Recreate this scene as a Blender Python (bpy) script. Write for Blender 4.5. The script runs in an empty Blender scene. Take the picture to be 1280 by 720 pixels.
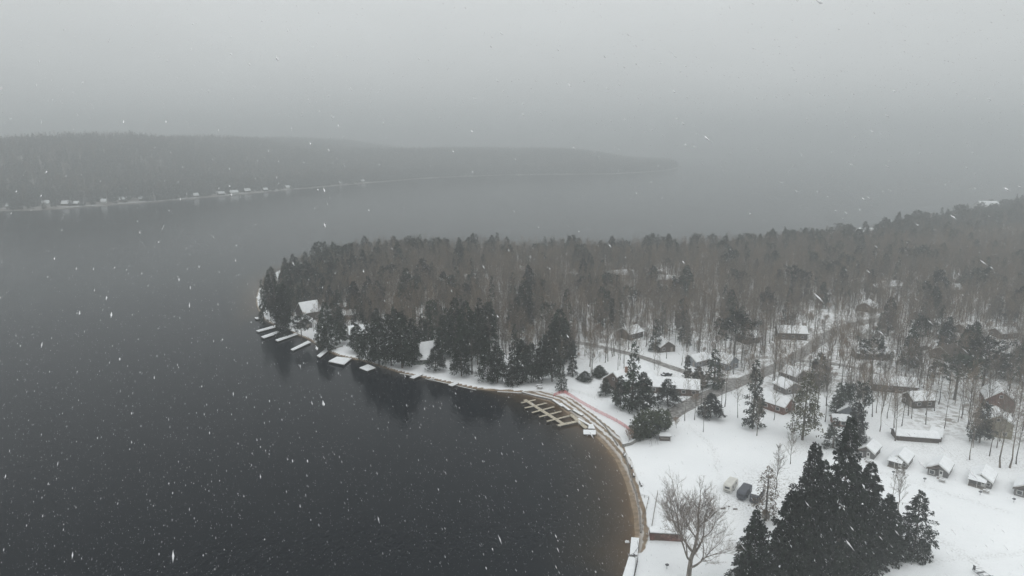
import bpy, math, random
import numpy as np
from mathutils import Vector, Matrix
R_ = math.radians
random.seed(7); rng = np.random.default_rng(7)
scene = bpy.context.scene
COL = scene.collection

# ------------------------------------------------------------------ camera
H = 87.0; FPX = 862.0; YH = 180.0
PITCH = math.atan((360 - YH) / FPX)
cp, sp = math.cos(PITCH), math.sin(PITCH)
cam_d = bpy.data.cameras.new('camera'); cam = bpy.data.objects.new('camera', cam_d); COL.objects.link(cam)
cam.location = (0, 0, H); cam.rotation_euler = (math.pi / 2 - PITCH, 0, 0)
cam_d.sensor_width = 36; cam_d.lens = 36 * FPX / 1280; cam_d.clip_start = .2; cam_d.clip_end = 9000
scene.camera = cam

# ------------------------------------------------------------------ sky
world = bpy.data.worlds.new('World'); scene.world = world; world.use_nodes = True
nt = world.node_tree; nt.nodes.clear()
N = nt.nodes.new; L = nt.links.new
out = N('ShaderNodeOutputWorld'); bg = N('ShaderNodeBackground'); bg.inputs[1].default_value = 0.1
L(bg.outputs[0], out.inputs[0])
sky = N('ShaderNodeTexSky'); sky.sky_type = 'NISHITA'; sky.sun_disc = False
sky.sun_elevation = R_(50); sky.sun_rotation = R_(200); sky.air_density = 1; sky.dust_density = 6
hs = N('ShaderNodeHueSaturation'); hs.inputs['Saturation'].default_value = .1; L(sky.outputs[0], hs.inputs['Color'])
tc = N('ShaderNodeTexCoord'); sx = N('ShaderNodeSeparateXYZ'); L(tc.outputs['Generated'], sx.inputs[0])
# overcast luminance: horizon dim, zenith bright
ramp = N('ShaderNodeMapRange'); ramp.inputs['From Min'].default_value = 0.0; ramp.inputs['From Max'].default_value = 1.0
ramp.inputs['To Min'].default_value = 6.3; ramp.inputs['To Max'].default_value = 13.3
L(sx.outputs['Z'], ramp.inputs['Value'])
mp = N('ShaderNodeMapping'); mp.inputs['Scale'].default_value = (1.0, 1.0, 3.0); L(tc.outputs['Generated'], mp.inputs[0])
cn = N('ShaderNodeTexNoise'); cn.inputs['Scale'].default_value = 2.2; cn.inputs['Detail'].default_value = 4; L(mp.outputs[0], cn.inputs['Vector'])
cm = N('ShaderNodeMapRange'); cm.inputs['From Min'].default_value = .3; cm.inputs['From Max'].default_value = .7
cm.inputs['To Min'].default_value = .94; cm.inputs['To Max'].default_value = 1.05; L(cn.outputs['Fac'], cm.inputs['Value'])
mul = N('ShaderNodeMath'); mul.operation = 'MULTIPLY'; L(ramp.outputs[0], mul.inputs[0]); L(cm.outputs[0], mul.inputs[1])
tint = N('ShaderNodeVectorMath'); tint.operation = 'SCALE'; tint.inputs[0].default_value = (.965, 1.0, 1.005); L(mul.outputs[0], tint.inputs['Scale'])
mx = N('ShaderNodeMix'); mx.data_type = 'RGBA'; mx.inputs[0].default_value = .93
L(hs.outputs[0], mx.inputs[6]); L(tint.outputs[0], mx.inputs[7]); L(mx.outputs[2], bg.inputs[0])

sun_d = bpy.data.lights.new('sun', 'SUN'); sun_d.energy = .5; sun_d.angle = R_(30); sun_d.color = (1, .97, .93)
sun = bpy.data.objects.new('sun', sun_d); COL.objects.link(sun); sun.rotation_euler = (R_(40), 0, R_(200 - 180))

v = scene.view_settings
scene.display_settings.display_device = 'sRGB'
v.view_transform = 'Standard'; v.look = 'None'; v.exposure = 0.0; v.gamma = 1; v.use_curve_mapping = False
cy = scene.cycles
cy.max_bounces = 5; cy.diffuse_bounces = 2; cy.glossy_bounces = 3; cy.transmission_bounces = 2; cy.volume_bounces = 1
cy.transparent_max_bounces = 8; cy.use_adaptive_sampling = True; cy.adaptive_threshold = .02
cy.caustics_reflective = False; cy.caustics_refractive = False; cy.sample_clamp_indirect = 4
cy.use_denoising = True; cy.time_limit = 1000
HAZE = 0.00092

# ------------------------------------------------------------------ helpers
GZ = 0.8                                                            # level of the land above the lake
def P(x, y, z=GZ):                                                   # photo pixel -> point on the level z
    d = Vector((x - 640, FPX * cp + (360 - y) * sp, -FPX * sp + (360 - y) * cp))
    k = (z - H) / d.z
    return Vector((0, 0, H)) + d * k
def px_of(x, y, z):
    dep = y * cp + (H - z) * sp
    return 640 + FPX * x / dep, 360 + FPX * ((H - z) * cp - y * sp) / dep
def height_to(pt, ytop):                                             # height of a thing at pt whose top is seen at row ytop
    t = (ytop - 360) / FPX
    return H - pt.y * (t * cp + sp) / (cp - t * sp) - pt.z

def tag(o, label=None, cat=None, group=None, kind=None):
    if label: o['label'] = label
    if cat: o['category'] = cat
    if group: o['group'] = group
    if kind: o['kind'] = kind
    return o
def empty(name, loc, rz=0, label=None, cat=None, group=None):
    o = bpy.data.objects.new(name, None); COL.objects.link(o)
    o.location = loc; o.rotation_euler = (0, 0, rz); o.empty_display_size = .5
    return tag(o, label, cat, group)
def copy_tree(o, parent=None):
    c = o.copy(); COL.objects.link(c); c.parent = parent
    for ch in o.children: copy_tree(ch, c)
    return c

class MB:
    def __init__(s): s.v = []; s.f = []; s.m = []
    def add(s, vs, fs, m=0):
        b = len(s.v); s.v += [tuple(p) for p in vs]; s.f += [tuple(b + i for i in f) for f in fs]; s.m += [m] * len(fs); return s
    def box(s, c, d, rz=0, m=0, rx=0, ry=0):
        M = Matrix.Translation(c) @ Matrix.Rotation(rz, 4, 'Z') @ Matrix.Rotation(ry, 4, 'Y') @ Matrix.Rotation(rx, 4, 'X')
        vs = [M @ Vector((x * d[0] / 2, y * d[1] / 2, z * d[2] / 2)) for z in (-1, 1) for y in (-1, 1) for x in (-1, 1)]
        return s.add(vs, [(0, 2, 3, 1), (4, 5, 7, 6), (0, 1, 5, 4), (2, 6, 7, 3), (0, 4, 6, 2), (1, 3, 7, 5)], m)
    def tube(s, pts, rad, n=6, m=0, cap=True):
        pts = [Vector(p) for p in pts]; rings = []
        for i, p in enumerate(pts):
            t = (pts[min(i + 1, len(pts) - 1)] - pts[max(i - 1, 0)])
            t = t.normalized() if t.length > 1e-9 else Vector((0, 0, 1))
            a = Vector((1, 0, 0)) if abs(t.x) < .8 else Vector((0, 1, 0))
            u = t.cross(a).normalized(); w = t.cross(u)
            r = rad[i] if hasattr(rad, '__len__') else rad
            rings.append([p + (u * math.cos(2 * math.pi * k / n) + w * math.sin(2 * math.pi * k / n)) * r for k in range(n)])
        vs = [q for r_ in rings for q in r_]; fs = []
        for i in range(len(pts) - 1):
            for k in range(n):
                fs.append((i * n + k, i * n + (k + 1) % n, (i + 1) * n + (k + 1) % n, (i + 1) * n + k))
        if cap: fs.append(tuple(range(n - 1, -1, -1))); fs.append(tuple((len(pts) - 1) * n + k for k in range(n)))
        return s.add(vs, fs, m)
    def prism(s, poly, z0, z1, m=0):
        n = len(poly); vs = [(p[0], p[1], z0) for p in poly] + [(p[0], p[1], z1) for p in poly]
        a = sum(poly[i][0] * poly[(i + 1) % n][1] - poly[(i + 1) % n][0] * poly[i][1] for i in range(n))
        fs = [tuple(range(n - 1, -1, -1)), tuple(range(n, 2 * n))] + [(i, (i + 1) % n, n + (i + 1) % n, n + i) for i in range(n)]
        if a < 0: fs = [tuple(reversed(f)) for f in fs]
        return s.add(vs, fs, m)
    def mesh(s, name, mats, smooth=False):
        me = bpy.data.meshes.new(name); me.from_pydata(s.v, [], s.f)
        for k in (mats if isinstance(mats, (list, tuple)) else [mats]): me.materials.append(k)
        if isinstance(mats, (list, tuple)) and len(mats) > 1: me.polygons.foreach_set('material_index', s.m)
        if smooth: me.polygons.foreach_set('use_smooth', [True] * len(s.f))
        me.update(); return me
    def build(s, name, mats, parent=None, smooth=False):
        o = bpy.data.objects.new(name, s.mesh(name, mats, smooth)); COL.objects.link(o)
        if parent: o.parent = parent
        return o

# ------------------------------------------------------------------ materials
def mat(name, col, rough=.8, var=.15, scale=3.0, col2=None, bump=0, bscale=20, spec=.3, objvar=0, metal=0, stretch=None, detail=5):
    m = bpy.data.materials.new(name); m.use_nodes = True; t = m.node_tree; b = t.nodes['Principled BSDF']
    b.inputs['Roughness'].default_value = rough; b.inputs['Specular IOR Level'].default_value = spec; b.inputs['Metallic'].default_value = metal
    n = t.nodes.new('ShaderNodeTexNoise'); n.inputs['Scale'].default_value = scale; n.inputs['Detail'].default_value = detail
    c = t.nodes.new('ShaderNodeTexCoord'); mp = t.nodes.new('ShaderNodeMapping'); t.links.new(c.outputs['Object'], mp.inputs[0])
    if stretch: mp.inputs['Scale'].default_value = stretch
    t.links.new(mp.outputs[0], n.inputs['Vector'])
    r = t.nodes.new('ShaderNodeValToRGB')
    c2 = col2 or tuple(max(0, k * (1 - var * 1.6)) for k in col); c1 = tuple(min(1, k * (1 + var)) for k in col)
    r.color_ramp.elements[0].position = .35; r.color_ramp.elements[0].color = (*c2, 1)
    r.color_ramp.elements[1].position = .65; r.color_ramp.elements[1].color = (*c1, 1)
    t.links.new(n.outputs['Fac'], r.inputs[0]); last = r.outputs[0]
    if objvar:
        oi = t.nodes.new('ShaderNodeObjectInfo'); mr = t.nodes.new('ShaderNodeMapRange')
        mr.inputs['To Min'].default_value = 1 - objvar; mr.inputs['To Max'].default_value = 1 + objvar
        t.links.new(oi.outputs['Random'], mr.inputs[0])
        h = t.nodes.new('ShaderNodeHueSaturation'); t.links.new(mr.outputs[0], h.inputs['Value']); t.links.new(last, h.inputs['Color'])
        mr2 = t.nodes.new('ShaderNodeMapRange'); mr2.inputs['To Min'].default_value = .6; mr2.inputs['To Max'].default_value = 1.2
        t.links.new(oi.outputs['Random'], mr2.inputs[0]); t.links.new(mr2.outputs[0], h.inputs['Saturation']); last = h.outputs[0]
    t.links.new(last, b.inputs['Base Color'])
    if bump:
        n2 = t.nodes.new('ShaderNodeTexNoise'); n2.inputs['Scale'].default_value = bscale; n2.inputs['Detail'].default_value = 4
        t.links.new(mp.outputs[0], n2.inputs['Vector'])
        bp = t.nodes.new('ShaderNodeBump'); bp.inputs['Strength'].default_value = bump; bp.inputs['Distance'].default_value = .1
        t.links.new(n2.outputs['Fac'], bp.inputs['Height']); t.links.new(bp.outputs[0], b.inputs['Normal'])
    return m
def plank(name, col, step=.18, dark=.45, axis='Z', rough=.8):
    """painted or weathered boards: thin dark joints every `step` metres"""
    m = mat(name, col, rough, .2, 1.5); t = m.node_tree; b = t.nodes['Principled BSDF']
    c = [n for n in t.nodes if n.type == 'TEX_COORD'][0]; s = t.nodes.new('ShaderNodeSeparateXYZ'); t.links.new(c.outputs['Object'], s.inputs[0])
    d = t.nodes.new('ShaderNodeMath'); d.operation = 'DIVIDE'; d.inputs[1].default_value = step; t.links.new(s.outputs[axis], d.inputs[0])
    f = t.nodes.new('ShaderNodeMath'); f.operation = 'FRACT'; t.links.new(d.outputs[0], f.inputs[0])
    g = t.nodes.new('ShaderNodeMath'); g.operation = 'GREATER_THAN'; g.inputs[1].default_value = .86; t.links.new(f.outputs[0], g.inputs[0])
    src = b.inputs['Base Color'].links[0].from_socket
    mx = t.nodes.new('ShaderNodeMix'); mx.data_type = 'RGBA'; t.links.new(g.outputs[0], mx.inputs[0]); t.links.new(src, mx.inputs[6])
    mx.inputs[7].default_value = (*[k * dark for k in col], 1); t.links.new(mx.outputs[2], b.inputs['Base Color'])
    return m
M = dict(
    snow=mat('snow', (.80, .815, .83), .9, .035, .8, bump=.25, bscale=3, spec=.15),
    bark=mat('bark', (.13, .112, .095), .95, .35, 2.0, stretch=(1, 1, .3), objvar=.3, spec=.1),
    twig=mat('twig', (.21, .165, .125), .95, .3, .5, objvar=.28, spec=.1),
    twig_grey=mat('twig_grey', (.17, .145, .12), .95, .3, .5, spec=.1),
    needle=mat('needle', (.028, .038, .026), .9, .45, .55, objvar=.35, spec=.1),
    needle_near=mat('needle_near', (.020, .027, .019), .9, .5, .7, objvar=.2, spec=.1),
    needle_olive=mat('needle_olive', (.085, .082, .045), .9, .4, .7, spec=.1),
    needle_brown=mat('needle_brown', (.13, .095, .065), .9, .4, .7, spec=.1),
    cedar=mat('cedar', (.060, .072, .042), .9, .4, .8, spec=.1),
    grey_board=plank('grey_board', (.16, .155, .15)),
    brown_board=plank('brown_board', (.11, .075, .058)),
    red_board=plank('red_board', (.17, .085, .065)),
    dark_board=plank('dark_board', (.085, .068, .058)),
    tan_board=plank('tan_board', (.30, .275, .20)),
    blue_board=plank('blue_board', (.20, .22, .24)),
    white_board=plank('white_board', (.62, .62, .60), dark=.75),
    green_board=plank('green_board', (.10, .13, .10)),
    trim=mat('trim', (.72, .72, .70), .6, .05),
    shingle=mat('shingle', (.09, .075, .066), .95, .3, 4, bump=.5),
    glass=mat('glass', (.03, .035, .04), .08, .3, 2, spec=.6),
    door=mat('door', (.30, .27, .24), .5, .1),
    brick=mat('brick', (.30, .17, .12), .9, .3, 6),
    concrete=mat('concrete', (.26, .255, .24), .9, .25, 2, bump=.3),
    dockwood=plank('dockwood', (.50, .45, .36), step=.3, axis='X'),
    greywood=mat('greywood', (.22, .20, .18), .9, .3, 3),
    metal=mat('metal', (.10, .10, .105), .5, .2, 3, metal=.6),
    rubber=mat('rubber', (.02, .02, .02), .9, .1),
    trailer_white=mat('trailer_white', (.60, .59, .55), .5, .08, .6),
    trailer_grey=mat('trailer_grey', (.27, .28, .29), .5, .12, .6),
    trailer_dark=mat('trailer_dark', (.07, .075, .09), .5, .12, .6),
    pink_net=mat('pink_net', (.72, .25, .25), .7, .15),
    rust=mat('rust', (.16, .085, .07), .9, .35, 1.2),
    car_dark=mat('car_dark', (.05, .055, .06), .3, .1),
    flake=mat('flake', (.9, .9, .92), .8, .02),
    rock=mat('rock', (.25, .23, .21), .9, .3, 1.5, bump=.4),
    leaf_dry=mat('leaf_dry', (.26, .19, .14), .9, .35, 1.0),
)

# ------------------------------------------------------------------ shoreline
def spline(pts, k=6):
    pts = [Vector(p) for p in pts]; o = []
    for i in range(len(pts) - 1):
        a = pts[max(i - 1, 0)]; b = pts[i]; c = pts[i + 1]; d = pts[min(i + 2, len(pts) - 1)]
        for j in range(k):
            t = j / k
            o.append(.5 * ((2 * b) + (c - a) * t + (2 * a - 5 * b + 4 * c - d) * t * t + (3 * b - a - 3 * c + d) * t ** 3))
    o.append(pts[-1]); return o
shore_px = [(742, 860), (765, 780), (779, 722), (789, 690), (794, 665), (790, 632), (781, 600), (768, 572), (752, 553), (735, 537), (716, 522),
            (704, 512), (690, 503), (668, 497), (652, 491), (625, 489), (600, 487), (565, 480), (530, 472), (500, 466), (480, 460), (455, 452), (432, 447),
            (418, 443), (404, 437), (388, 426), (370, 418), (356, 412), (342, 406), (330, 399), (323, 388), (320, 375), (324, 360), (336, 347), (355, 336), (385, 327),
            (425, 321), (480, 317), (560, 318), (640, 320), (740, 320), (840, 318), (930, 314), (1000, 308), (1055, 300), (1085, 291), (1130, 286),
            (1180, 276), (1222, 266), (1262, 258), (1320, 249), (1400, 238), (1500, 226)]
shore = spline([P(x, y, 0) for x, y in shore_px], 5)
poly = np.array([(p.x, p.y) for p in shore] + [(4300, 2600), (4300, -250), (40, -250)])
far_px = [(-420, 290), (-260, 275), (-120, 267), (0, 263.5), (60, 262), (130, 257), (200, 252), (300, 243), (400, 234), (470, 228), (550, 222), (650, 218.5), (760, 217.5), (815, 214.5), (838, 212), (848, 209.5)]
far = spline([P(x, y, 0) for x, y in far_px], 5)
far_poly = np.array([(p.x, p.y) for p in far] + [(900, 4300), (-4300, 4300), (-4300, 500)])

def sdist(X, Y, pl):
    d2 = np.full(X.shape, 1e18); ins = np.zeros(X.shape, bool); n = len(pl)
    for i in range(n):
        ax, ay = pl[i]; bx, by = pl[(i + 1) % n]; ex, ey = bx - ax, by - ay; l2 = ex * ex + ey * ey + 1e-9
        t = np.clip(((X - ax) * ex + (Y - ay) * ey) / l2, 0, 1)
        d2 = np.minimum(d2, (X - ax - t * ex) ** 2 + (Y - ay - t * ey) ** 2)
        if ay != by:
            c = ((ay > Y) != (by > Y)) & (X < (bx - ax) * (Y - ay) / (by - ay) + ax); ins ^= c
    return np.where(ins, 1, -1) * np.sqrt(d2)
def in_poly(X, Y, pl):
    X = np.asarray(X, float); Y = np.asarray(Y, float); ins = np.zeros(X.shape, bool); n = len(pl)
    for i in range(n):
        ax, ay = pl[i]; bx, by = pl[(i + 1) % n]
        if ay != by: ins ^= ((ay > Y) != (by > Y)) & (X < (bx - ax) * (Y - ay) / (by - ay) + ax)
    return ins
def pxpoly(pts): return np.array([(P(x, y).x, P(x, y).y) for x, y in pts])
def vnoise(X, Y, s, seed=0):                                         # cheap smooth noise
    r = np.random.default_rng(seed); o = np.zeros(X.shape)
    for _ in range(7):
        a = r.uniform(0, 2 * math.pi); k = r.uniform(.6, 1.6) / s
        o += np.sin((X * math.cos(a) + Y * math.sin(a)) * k * 6.28 + r.uniform(0, 6.28))
    return o / 7
def sstep(a, b, x): t = np.clip((x - a) / (b - a), 0, 1); return t * t * (3 - 2 * t)

beach = pxpoly([(640, 488), (700, 488), (745, 510), (790, 545), (830, 620), (830, 690), (700, 690), (700, 560), (640, 510)])
# ------------------------------------------------------------------ roads (photo pixels)
roads = [
    ([(800, 545), (835, 521), (870, 501), (905, 486), (940, 472), (975, 457), (1005, 440), (1025, 426), (1045, 414), (1070, 405), (1120, 396)], 6.2, 'road'),
    ([(722, 428), (760, 436), (800, 446), (835, 458), (870, 469), (905, 475), (940, 474)], 4.2, 'side_road'),
    ([(985, 450), (1020, 453), (1060, 458), (1090, 466), (1130, 486)], 3.6, 'lane'),
]
road_w = []
def ribbon(pts, w, z):
    vs = []; fs = []
    for i, p in enumerate(pts):
        t = (pts[min(i + 1, len(pts) - 1)] - pts[max(i - 1, 0)]); t.z = 0; t.normalize(); n = Vector((-t.y, t.x, 0))
        ww = w * (1 + .06 * math.sin(i * 1.7))
        for k in (-.5, -.17, .17, .5): vs.append((p.x + n.x * ww * k, p.y + n.y * ww * k, z))
    for i in range(len(pts) - 1):
        for k in range(3): a = i * 4 + k; fs.append((a, a + 4, a + 5, a + 1))
    return vs, fs

# ------------------------------------------------------------------ ground: one sheet, land and lake bed
def axis(parts):
    o = []
    for a, b, s in parts: o += list(np.arange(a, b, s))
    return np.array(o + [parts[-1][1]])
xs = axis([(-4400, -400, 125), (-400, -190, 10), (-190, 190, 1.0), (190, 420, 2.5), (420, 1500, 12), (1500, 4400, 140)])
ys = axis([(-260, 60, 20), (60, 130, 2), (130, 330, 1.0), (330, 560, 2.0), (560, 1100, 6), (1100, 2000, 30), (2000, 4400, 120)])
X, Y = np.meshgrid(xs, ys)
D = sdist(X, Y, poly)
bm_ = in_poly(X, Y, beach).astype(float)
dist_beach = sdist(X, Y, beach); bmask = sstep(-3, 3, dist_beach)
steep = np.clip(D * .75, -5, GZ); gentle = np.clip(D * np.where(D > 0, .17, .08), -5, GZ)
Z = steep * (1 - bmask) + gentle * bmask
rd = np.full(X.shape, 1e9)
for pts, w, nm in roads:
    wp = spline([P(x, y) for x, y in pts], 5); road_w.append((wp, w, nm))
    for i in range(len(wp) - 1):
        a, b = wp[i], wp[i + 1]; ex, ey = b.x - a.x, b.y - a.y; l2 = ex * ex + ey * ey
        t = np.clip(((X - a.x) * ex + (Y - a.y) * ey) / l2, 0, 1)
        rd = np.minimum(rd, np.hypot(X - a.x - t * ex, Y - a.y - t * ey) - w / 2)
und = (vnoise(X, Y, 38, 3) * .22 + vnoise(X, Y, 11, 4) * .06) * sstep(2, 14, D) * sstep(.5, 7, rd)
Z = Z + np.where(D > 0, und, 0)
Z = Z + np.where((D > 0), .16 * np.exp(-((rd - .7) / .6) ** 2), 0) * sstep(2, 8, D)      # ploughed bank along the road
def bare_zone():                                                     # where the woods stand: thin snow, leaf litter showing
    return None
forest_outline = pxpoly([(335, 352), (395, 330), (480, 322), (620, 325), (800, 322), (950, 316), (1060, 306), (1130, 294), (1300, 268), (1500, 250), (2300, 245), (2300, 560), (1700, 560),
                         (1300, 575), (1190, 556), (1120, 548), (1080, 505), (1010, 500), (940, 500), (880, 470), (850, 430), (780, 440), (700, 470), (560, 440), (440, 415), (390, 400)])
fd = sdist(X, Y, forest_outline)
litter = sstep(-2, 20, fd) * np.clip(.5 + .5 * vnoise(X, Y, 9, 9) + .2, 0, 1)
sand = np.maximum(bmask * sstep(.6, -.6, D - (2.9 + 3.6 * sstep(168, 205, Y) - 2.6 * sstep(-8, 0, 20 - X) * sstep(225, 240, Y)) + .7 * vnoise(X, Y, 16, 5)), sstep(1.0, .3, D + .25 * vnoise(X, Y, 5, 6)))
sand = np.where(D < 0, 1, sand)
slush = np.zeros(X.shape)
for (ux, uy, ur, us) in ((968, 603, 7, .8), (925, 630, 7, .5), (985, 618, 7, .8), (905, 622, 5, .4), (1150, 560, 5, .4), (1000, 560, 6, .4), (835, 470, 5, .7), (870, 640, 6, .25), (1200, 570, 9, .35), (1250, 575, 8, .5)):
    q_ = P(ux, uy); slush = np.maximum(slush, us * np.exp(-((X - q_.x) ** 2 + (Y - q_.y) ** 2) / ur ** 2))
for tr_ in ([(1150, 662), (1190, 682), (1222, 704)], [(1155, 668), (1195, 688), (1226, 712)], [(1010, 712), (1090, 708), (1180, 700), (1300, 690)], [(918, 604), (950, 597), (1000, 588), (1030, 560)], [(932, 608), (960, 601), (1005, 592), (1035, 566)], [(860, 532), (890, 560), (900, 600)], [(1100, 590), (1150, 606), (1200, 622), (1260, 640)]):
    tw_ = spline([P(*q_) for q_ in tr_], 8)
    for q_, q2_ in zip(tw_, tw_[1:]):
        ex, ey = q2_.x - q_.x, q2_.y - q_.y; t = np.clip(((X - q_.x) * ex + (Y - q_.y) * ey) / (ex * ex + ey * ey), 0, 1)
        slush = np.maximum(slush, .42 * np.exp(-(np.hypot(X - q_.x - t * ex, Y - q_.y - t * ey) / .75) ** 2))
slush = np.maximum(slush, .55 * sstep(3.0, .2, rd) * sstep(-1, 1, rd)); slush = np.maximum(slush, .16 * sstep(10, 0, sdist(X, Y, forest_outline) * -1))
nx, ny = len(xs), len(ys)
me = bpy.data.meshes.new('ground')
idx = np.arange(nx * ny).reshape(ny, nx)
q = np.stack([idx[:-1, :-1], idx[:-1, 1:], idx[1:, 1:], idx[1:, :-1]], -1).reshape(-1, 4)
me.vertices.add(nx * ny); me.vertices.foreach_set('co', np.stack([X, Y, Z], -1).ravel())
me.loops.add(q.size); me.loops.foreach_set('vertex_index', q.ravel()); me.polygons.add(len(q))
me.polygons.foreach_set('loop_start', np.arange(len(q)) * 4); me.polygons.foreach_set('use_smooth', [True] * len(q))
me.update(calc_edges=True)
for nm, arr in (('sand', sand), ('litter', litter), ('beach', bmask), ('shore_d', D), ('slush', slush)):
    a = me.attributes.new(nm, 'FLOAT', 'POINT'); a.data.foreach_set('value', arr.ravel().astype(np.float32))
ground = bpy.data.objects.new('ground', me); COL.objects.link(ground); tag(ground, kind='structure')

def ground_mat():
    m = bpy.data.materials.new('snowy_ground'); m.use_nodes = True; t = m.node_tree; b = t.nodes['Principled BSDF']; n = t.nodes.new; l = t.links.new
    geo = n('ShaderNodeNewGeometry')
    def noise(s, d=5, vec=None, w=0):
        k = n('ShaderNodeTexNoise'); k.inputs['Scale'].default_value = s; k.inputs['Detail'].default_value = d; l(vec or geo.outputs['Position'], k.inputs['Vector']); return k.outputs['Fac']
    def ramp(s, a, b2, ca, cb):
        r = n('ShaderNodeValToRGB'); r.color_ramp.elements[0].position = a; r.color_ramp.elements[0].color = ca; r.color_ramp.elements[1].position = b2; r.color_ramp.elements[1].color = cb; l(s, r.inputs[0]); return r.outputs[0]
    def mix(f, a, c):
        k = n('ShaderNodeMix'); k.data_type = 'RGBA'; l(f, k.inputs[0]); l(a, k.inputs[6]); l(c, k.inputs[7]); return k.outputs[2]
    def mth(op, a, c):
        k = n('ShaderNodeMath'); k.operation = op
        for i, s in enumerate((a, c)):
            if isinstance(s, (int, float)): k.inputs[i].default_value = s
            else: l(s, k.inputs[i])
        k.use_clamp = True; return k.outputs[0]
    def attr(s): k = n('ShaderNodeAttribute'); k.attribute_name = s; return k.outputs['Fac']
    snow = ramp(noise(.05), .3, .7, (.76, .775, .79, 1), (.83, .84, .85, 1))
    lit = ramp(noise(1.3), .4, .65, (.10, .075, .055, 1), (.22, .18, .14, 1))
    patch = ramp(noise(.55, 8), .45, .60, (0, 0, 0, 1), (1, 1, 1, 1))
    lf = mth('MULTIPLY', mth('MULTIPLY', attr('litter'), patch), .85)
    c = mix(lf, snow, lit)
    gr = ramp(noise(2.2, 10), .47, .62, (0, 0, 0, 1), (1, 1, 1, 1)); c = mix(mth('MULTIPLY', mth('ADD', attr('slush'), .012), gr), c, ramp(noise(.7, 3), .4, .6, (.20, .185, .16, 1), (.36, .35, .34, 1)))
    sandc = ramp(noise(.6, 6), .35, .7, (.17, .125, .085, 1), (.30, .23, .16, 1))
    # snow left in bands that follow the shoreline, wheel tracks between them
    wv = n('ShaderNodeMath'); wv.operation = 'SINE'; wa = n('ShaderNodeMath'); wa.operation = 'MULTIPLY_ADD'; wa.inputs[1].default_value = 3.4
    wn = n('ShaderNodeMath'); wn.operation = 'MULTIPLY'; wn.inputs[1].default_value = 5.5; l(noise(.16, 4), wn.inputs[0]); l(attr('shore_d'), wa.inputs[0]); l(wn.outputs[0], wa.inputs[2]); l(wa.outputs[0], wv.inputs[0])
    wm = n('ShaderNodeMath'); wm.operation = 'MULTIPLY_ADD'; wm.inputs[1].default_value = .28; l(wv.outputs[0], wm.inputs[0]); l(noise(.5, 5), wm.inputs[2])
    up = n('ShaderNodeMapRange'); up.inputs['From Min'].default_value = .6; up.inputs['From Max'].default_value = 2.6; up.inputs['To Max'].default_value = 1; l(attr('shore_d'), up.inputs[0])
    sn = mth('MULTIPLY', ramp(wm.outputs[0], .42, .62, (0, 0, 0, 1), (1, 1, 1, 1)), up.outputs[0])
    sandc = mix(mth('MULTIPLY', mth('MULTIPLY', sn, attr('beach')), .75), sandc, snow)
    e = mth('ADD', attr('sand'), mth('MULTIPLY', mth('SUBTRACT', noise(.8, 6), .5), .5))
    sf = ramp(e, .42, .58, (0, 0, 0, 1), (1, 1, 1, 1))
    c = mix(sf, c, sandc); l(c, b.inputs['Base Color']); b.inputs['Roughness'].default_value = .9; b.inputs['Specular IOR Level'].default_value = .15
    bp = n('ShaderNodeBump'); bp.inputs['Strength'].default_value = .35; bp.inputs['Distance'].default_value = .35; l(noise(.7, 6), bp.inputs['Height']); l(bp.outputs[0], b.inputs['Normal'])
    return m
GM = ground_mat(); me.materials.append(GM)
_xi = lambda x, y: (np.searchsorted(xs, x) - 1, np.searchsorted(ys, y) - 1)
def gz(x, y):
    i = int(np.clip(np.searchsorted(xs, x) - 1, 0, nx - 2)); j = int(np.clip(np.searchsorted(ys, y) - 1, 0, ny - 2))
    u = (x - xs[i]) / (xs[i + 1] - xs[i]); w = (y - ys[j]) / (ys[j + 1] - ys[j])
    return float((Z[j, i] * (1 - u) + Z[j, i + 1] * u) * (1 - w) + (Z[j + 1, i] * (1 - u) + Z[j + 1, i + 1] * u) * w)
def G(x, y):                                                          # photo pixel -> point on the ground sheet
    p = P(x, y); p.z = gz(p.x, p.y); return p

# ------------------------------------------------------------------ lake
wx = axis([(-4400, -300, 100), (-300, -160, 10), (-160, 200, 2.0), (200, 1500, 25), (1500, 4400, 140)])
wy = axis([(-260, 60, 20), (60, 130, 5), (130, 480, 2.0), (480, 1100, 12), (1100, 4400, 60)])
WX, WY = np.meshgrid(wx, wy); WD = sdist(WX, WY, poly)
wb = sstep(-14, 2, sdist(WX, WY, beach))
shal = np.exp(np.minimum(0, WD) / (1.3 + 4.6 * wb)) * (.55 + .45 * wb)
shoal = sstep(-6, 6, sdist(WX, WY, pxpoly([(290, 410), (300, 350), (370, 316), (480, 306), (490, 330), (380, 345), (335, 385)])))
shal = np.maximum(shal, .62 * np.exp(np.minimum(0, WD) / 11) * shoal)
me = bpy.data.meshes.new('lake_water'); a_, b_ = len(wx), len(wy); idx = np.arange(a_ * b_).reshape(b_, a_)
q = np.stack([idx[:-1, :-1], idx[:-1, 1:], idx[1:, 1:], idx[1:, :-1]], -1).reshape(-1, 4)
keep = (WD[:-1, :-1].ravel() < 60); q = q[keep]
me.vertices.add(a_ * b_); me.vertices.foreach_set('co', np.stack([WX, WY, WX * 0], -1).ravel())
me.loops.add(q.size); me.loops.foreach_set('vertex_index', q.ravel()); me.polygons.add(len(q)); me.polygons.foreach_set('loop_start', np.arange(len(q)) * 4)
me.update(calc_edges=True)
at = me.attributes.new('shallow', 'FLOAT', 'POINT'); at.data.foreach_set('value', shal.ravel().astype(np.float32))
lake = bpy.data.objects.new('lake_water', me); COL.objects.link(lake); tag(lake, kind='structure')
m = bpy.data.materials.new('lake'); m.use_nodes = True; t = m.node_tree; b = t.nodes['Principled BSDF']; n = t.nodes.new; l = t.links.new
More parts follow.
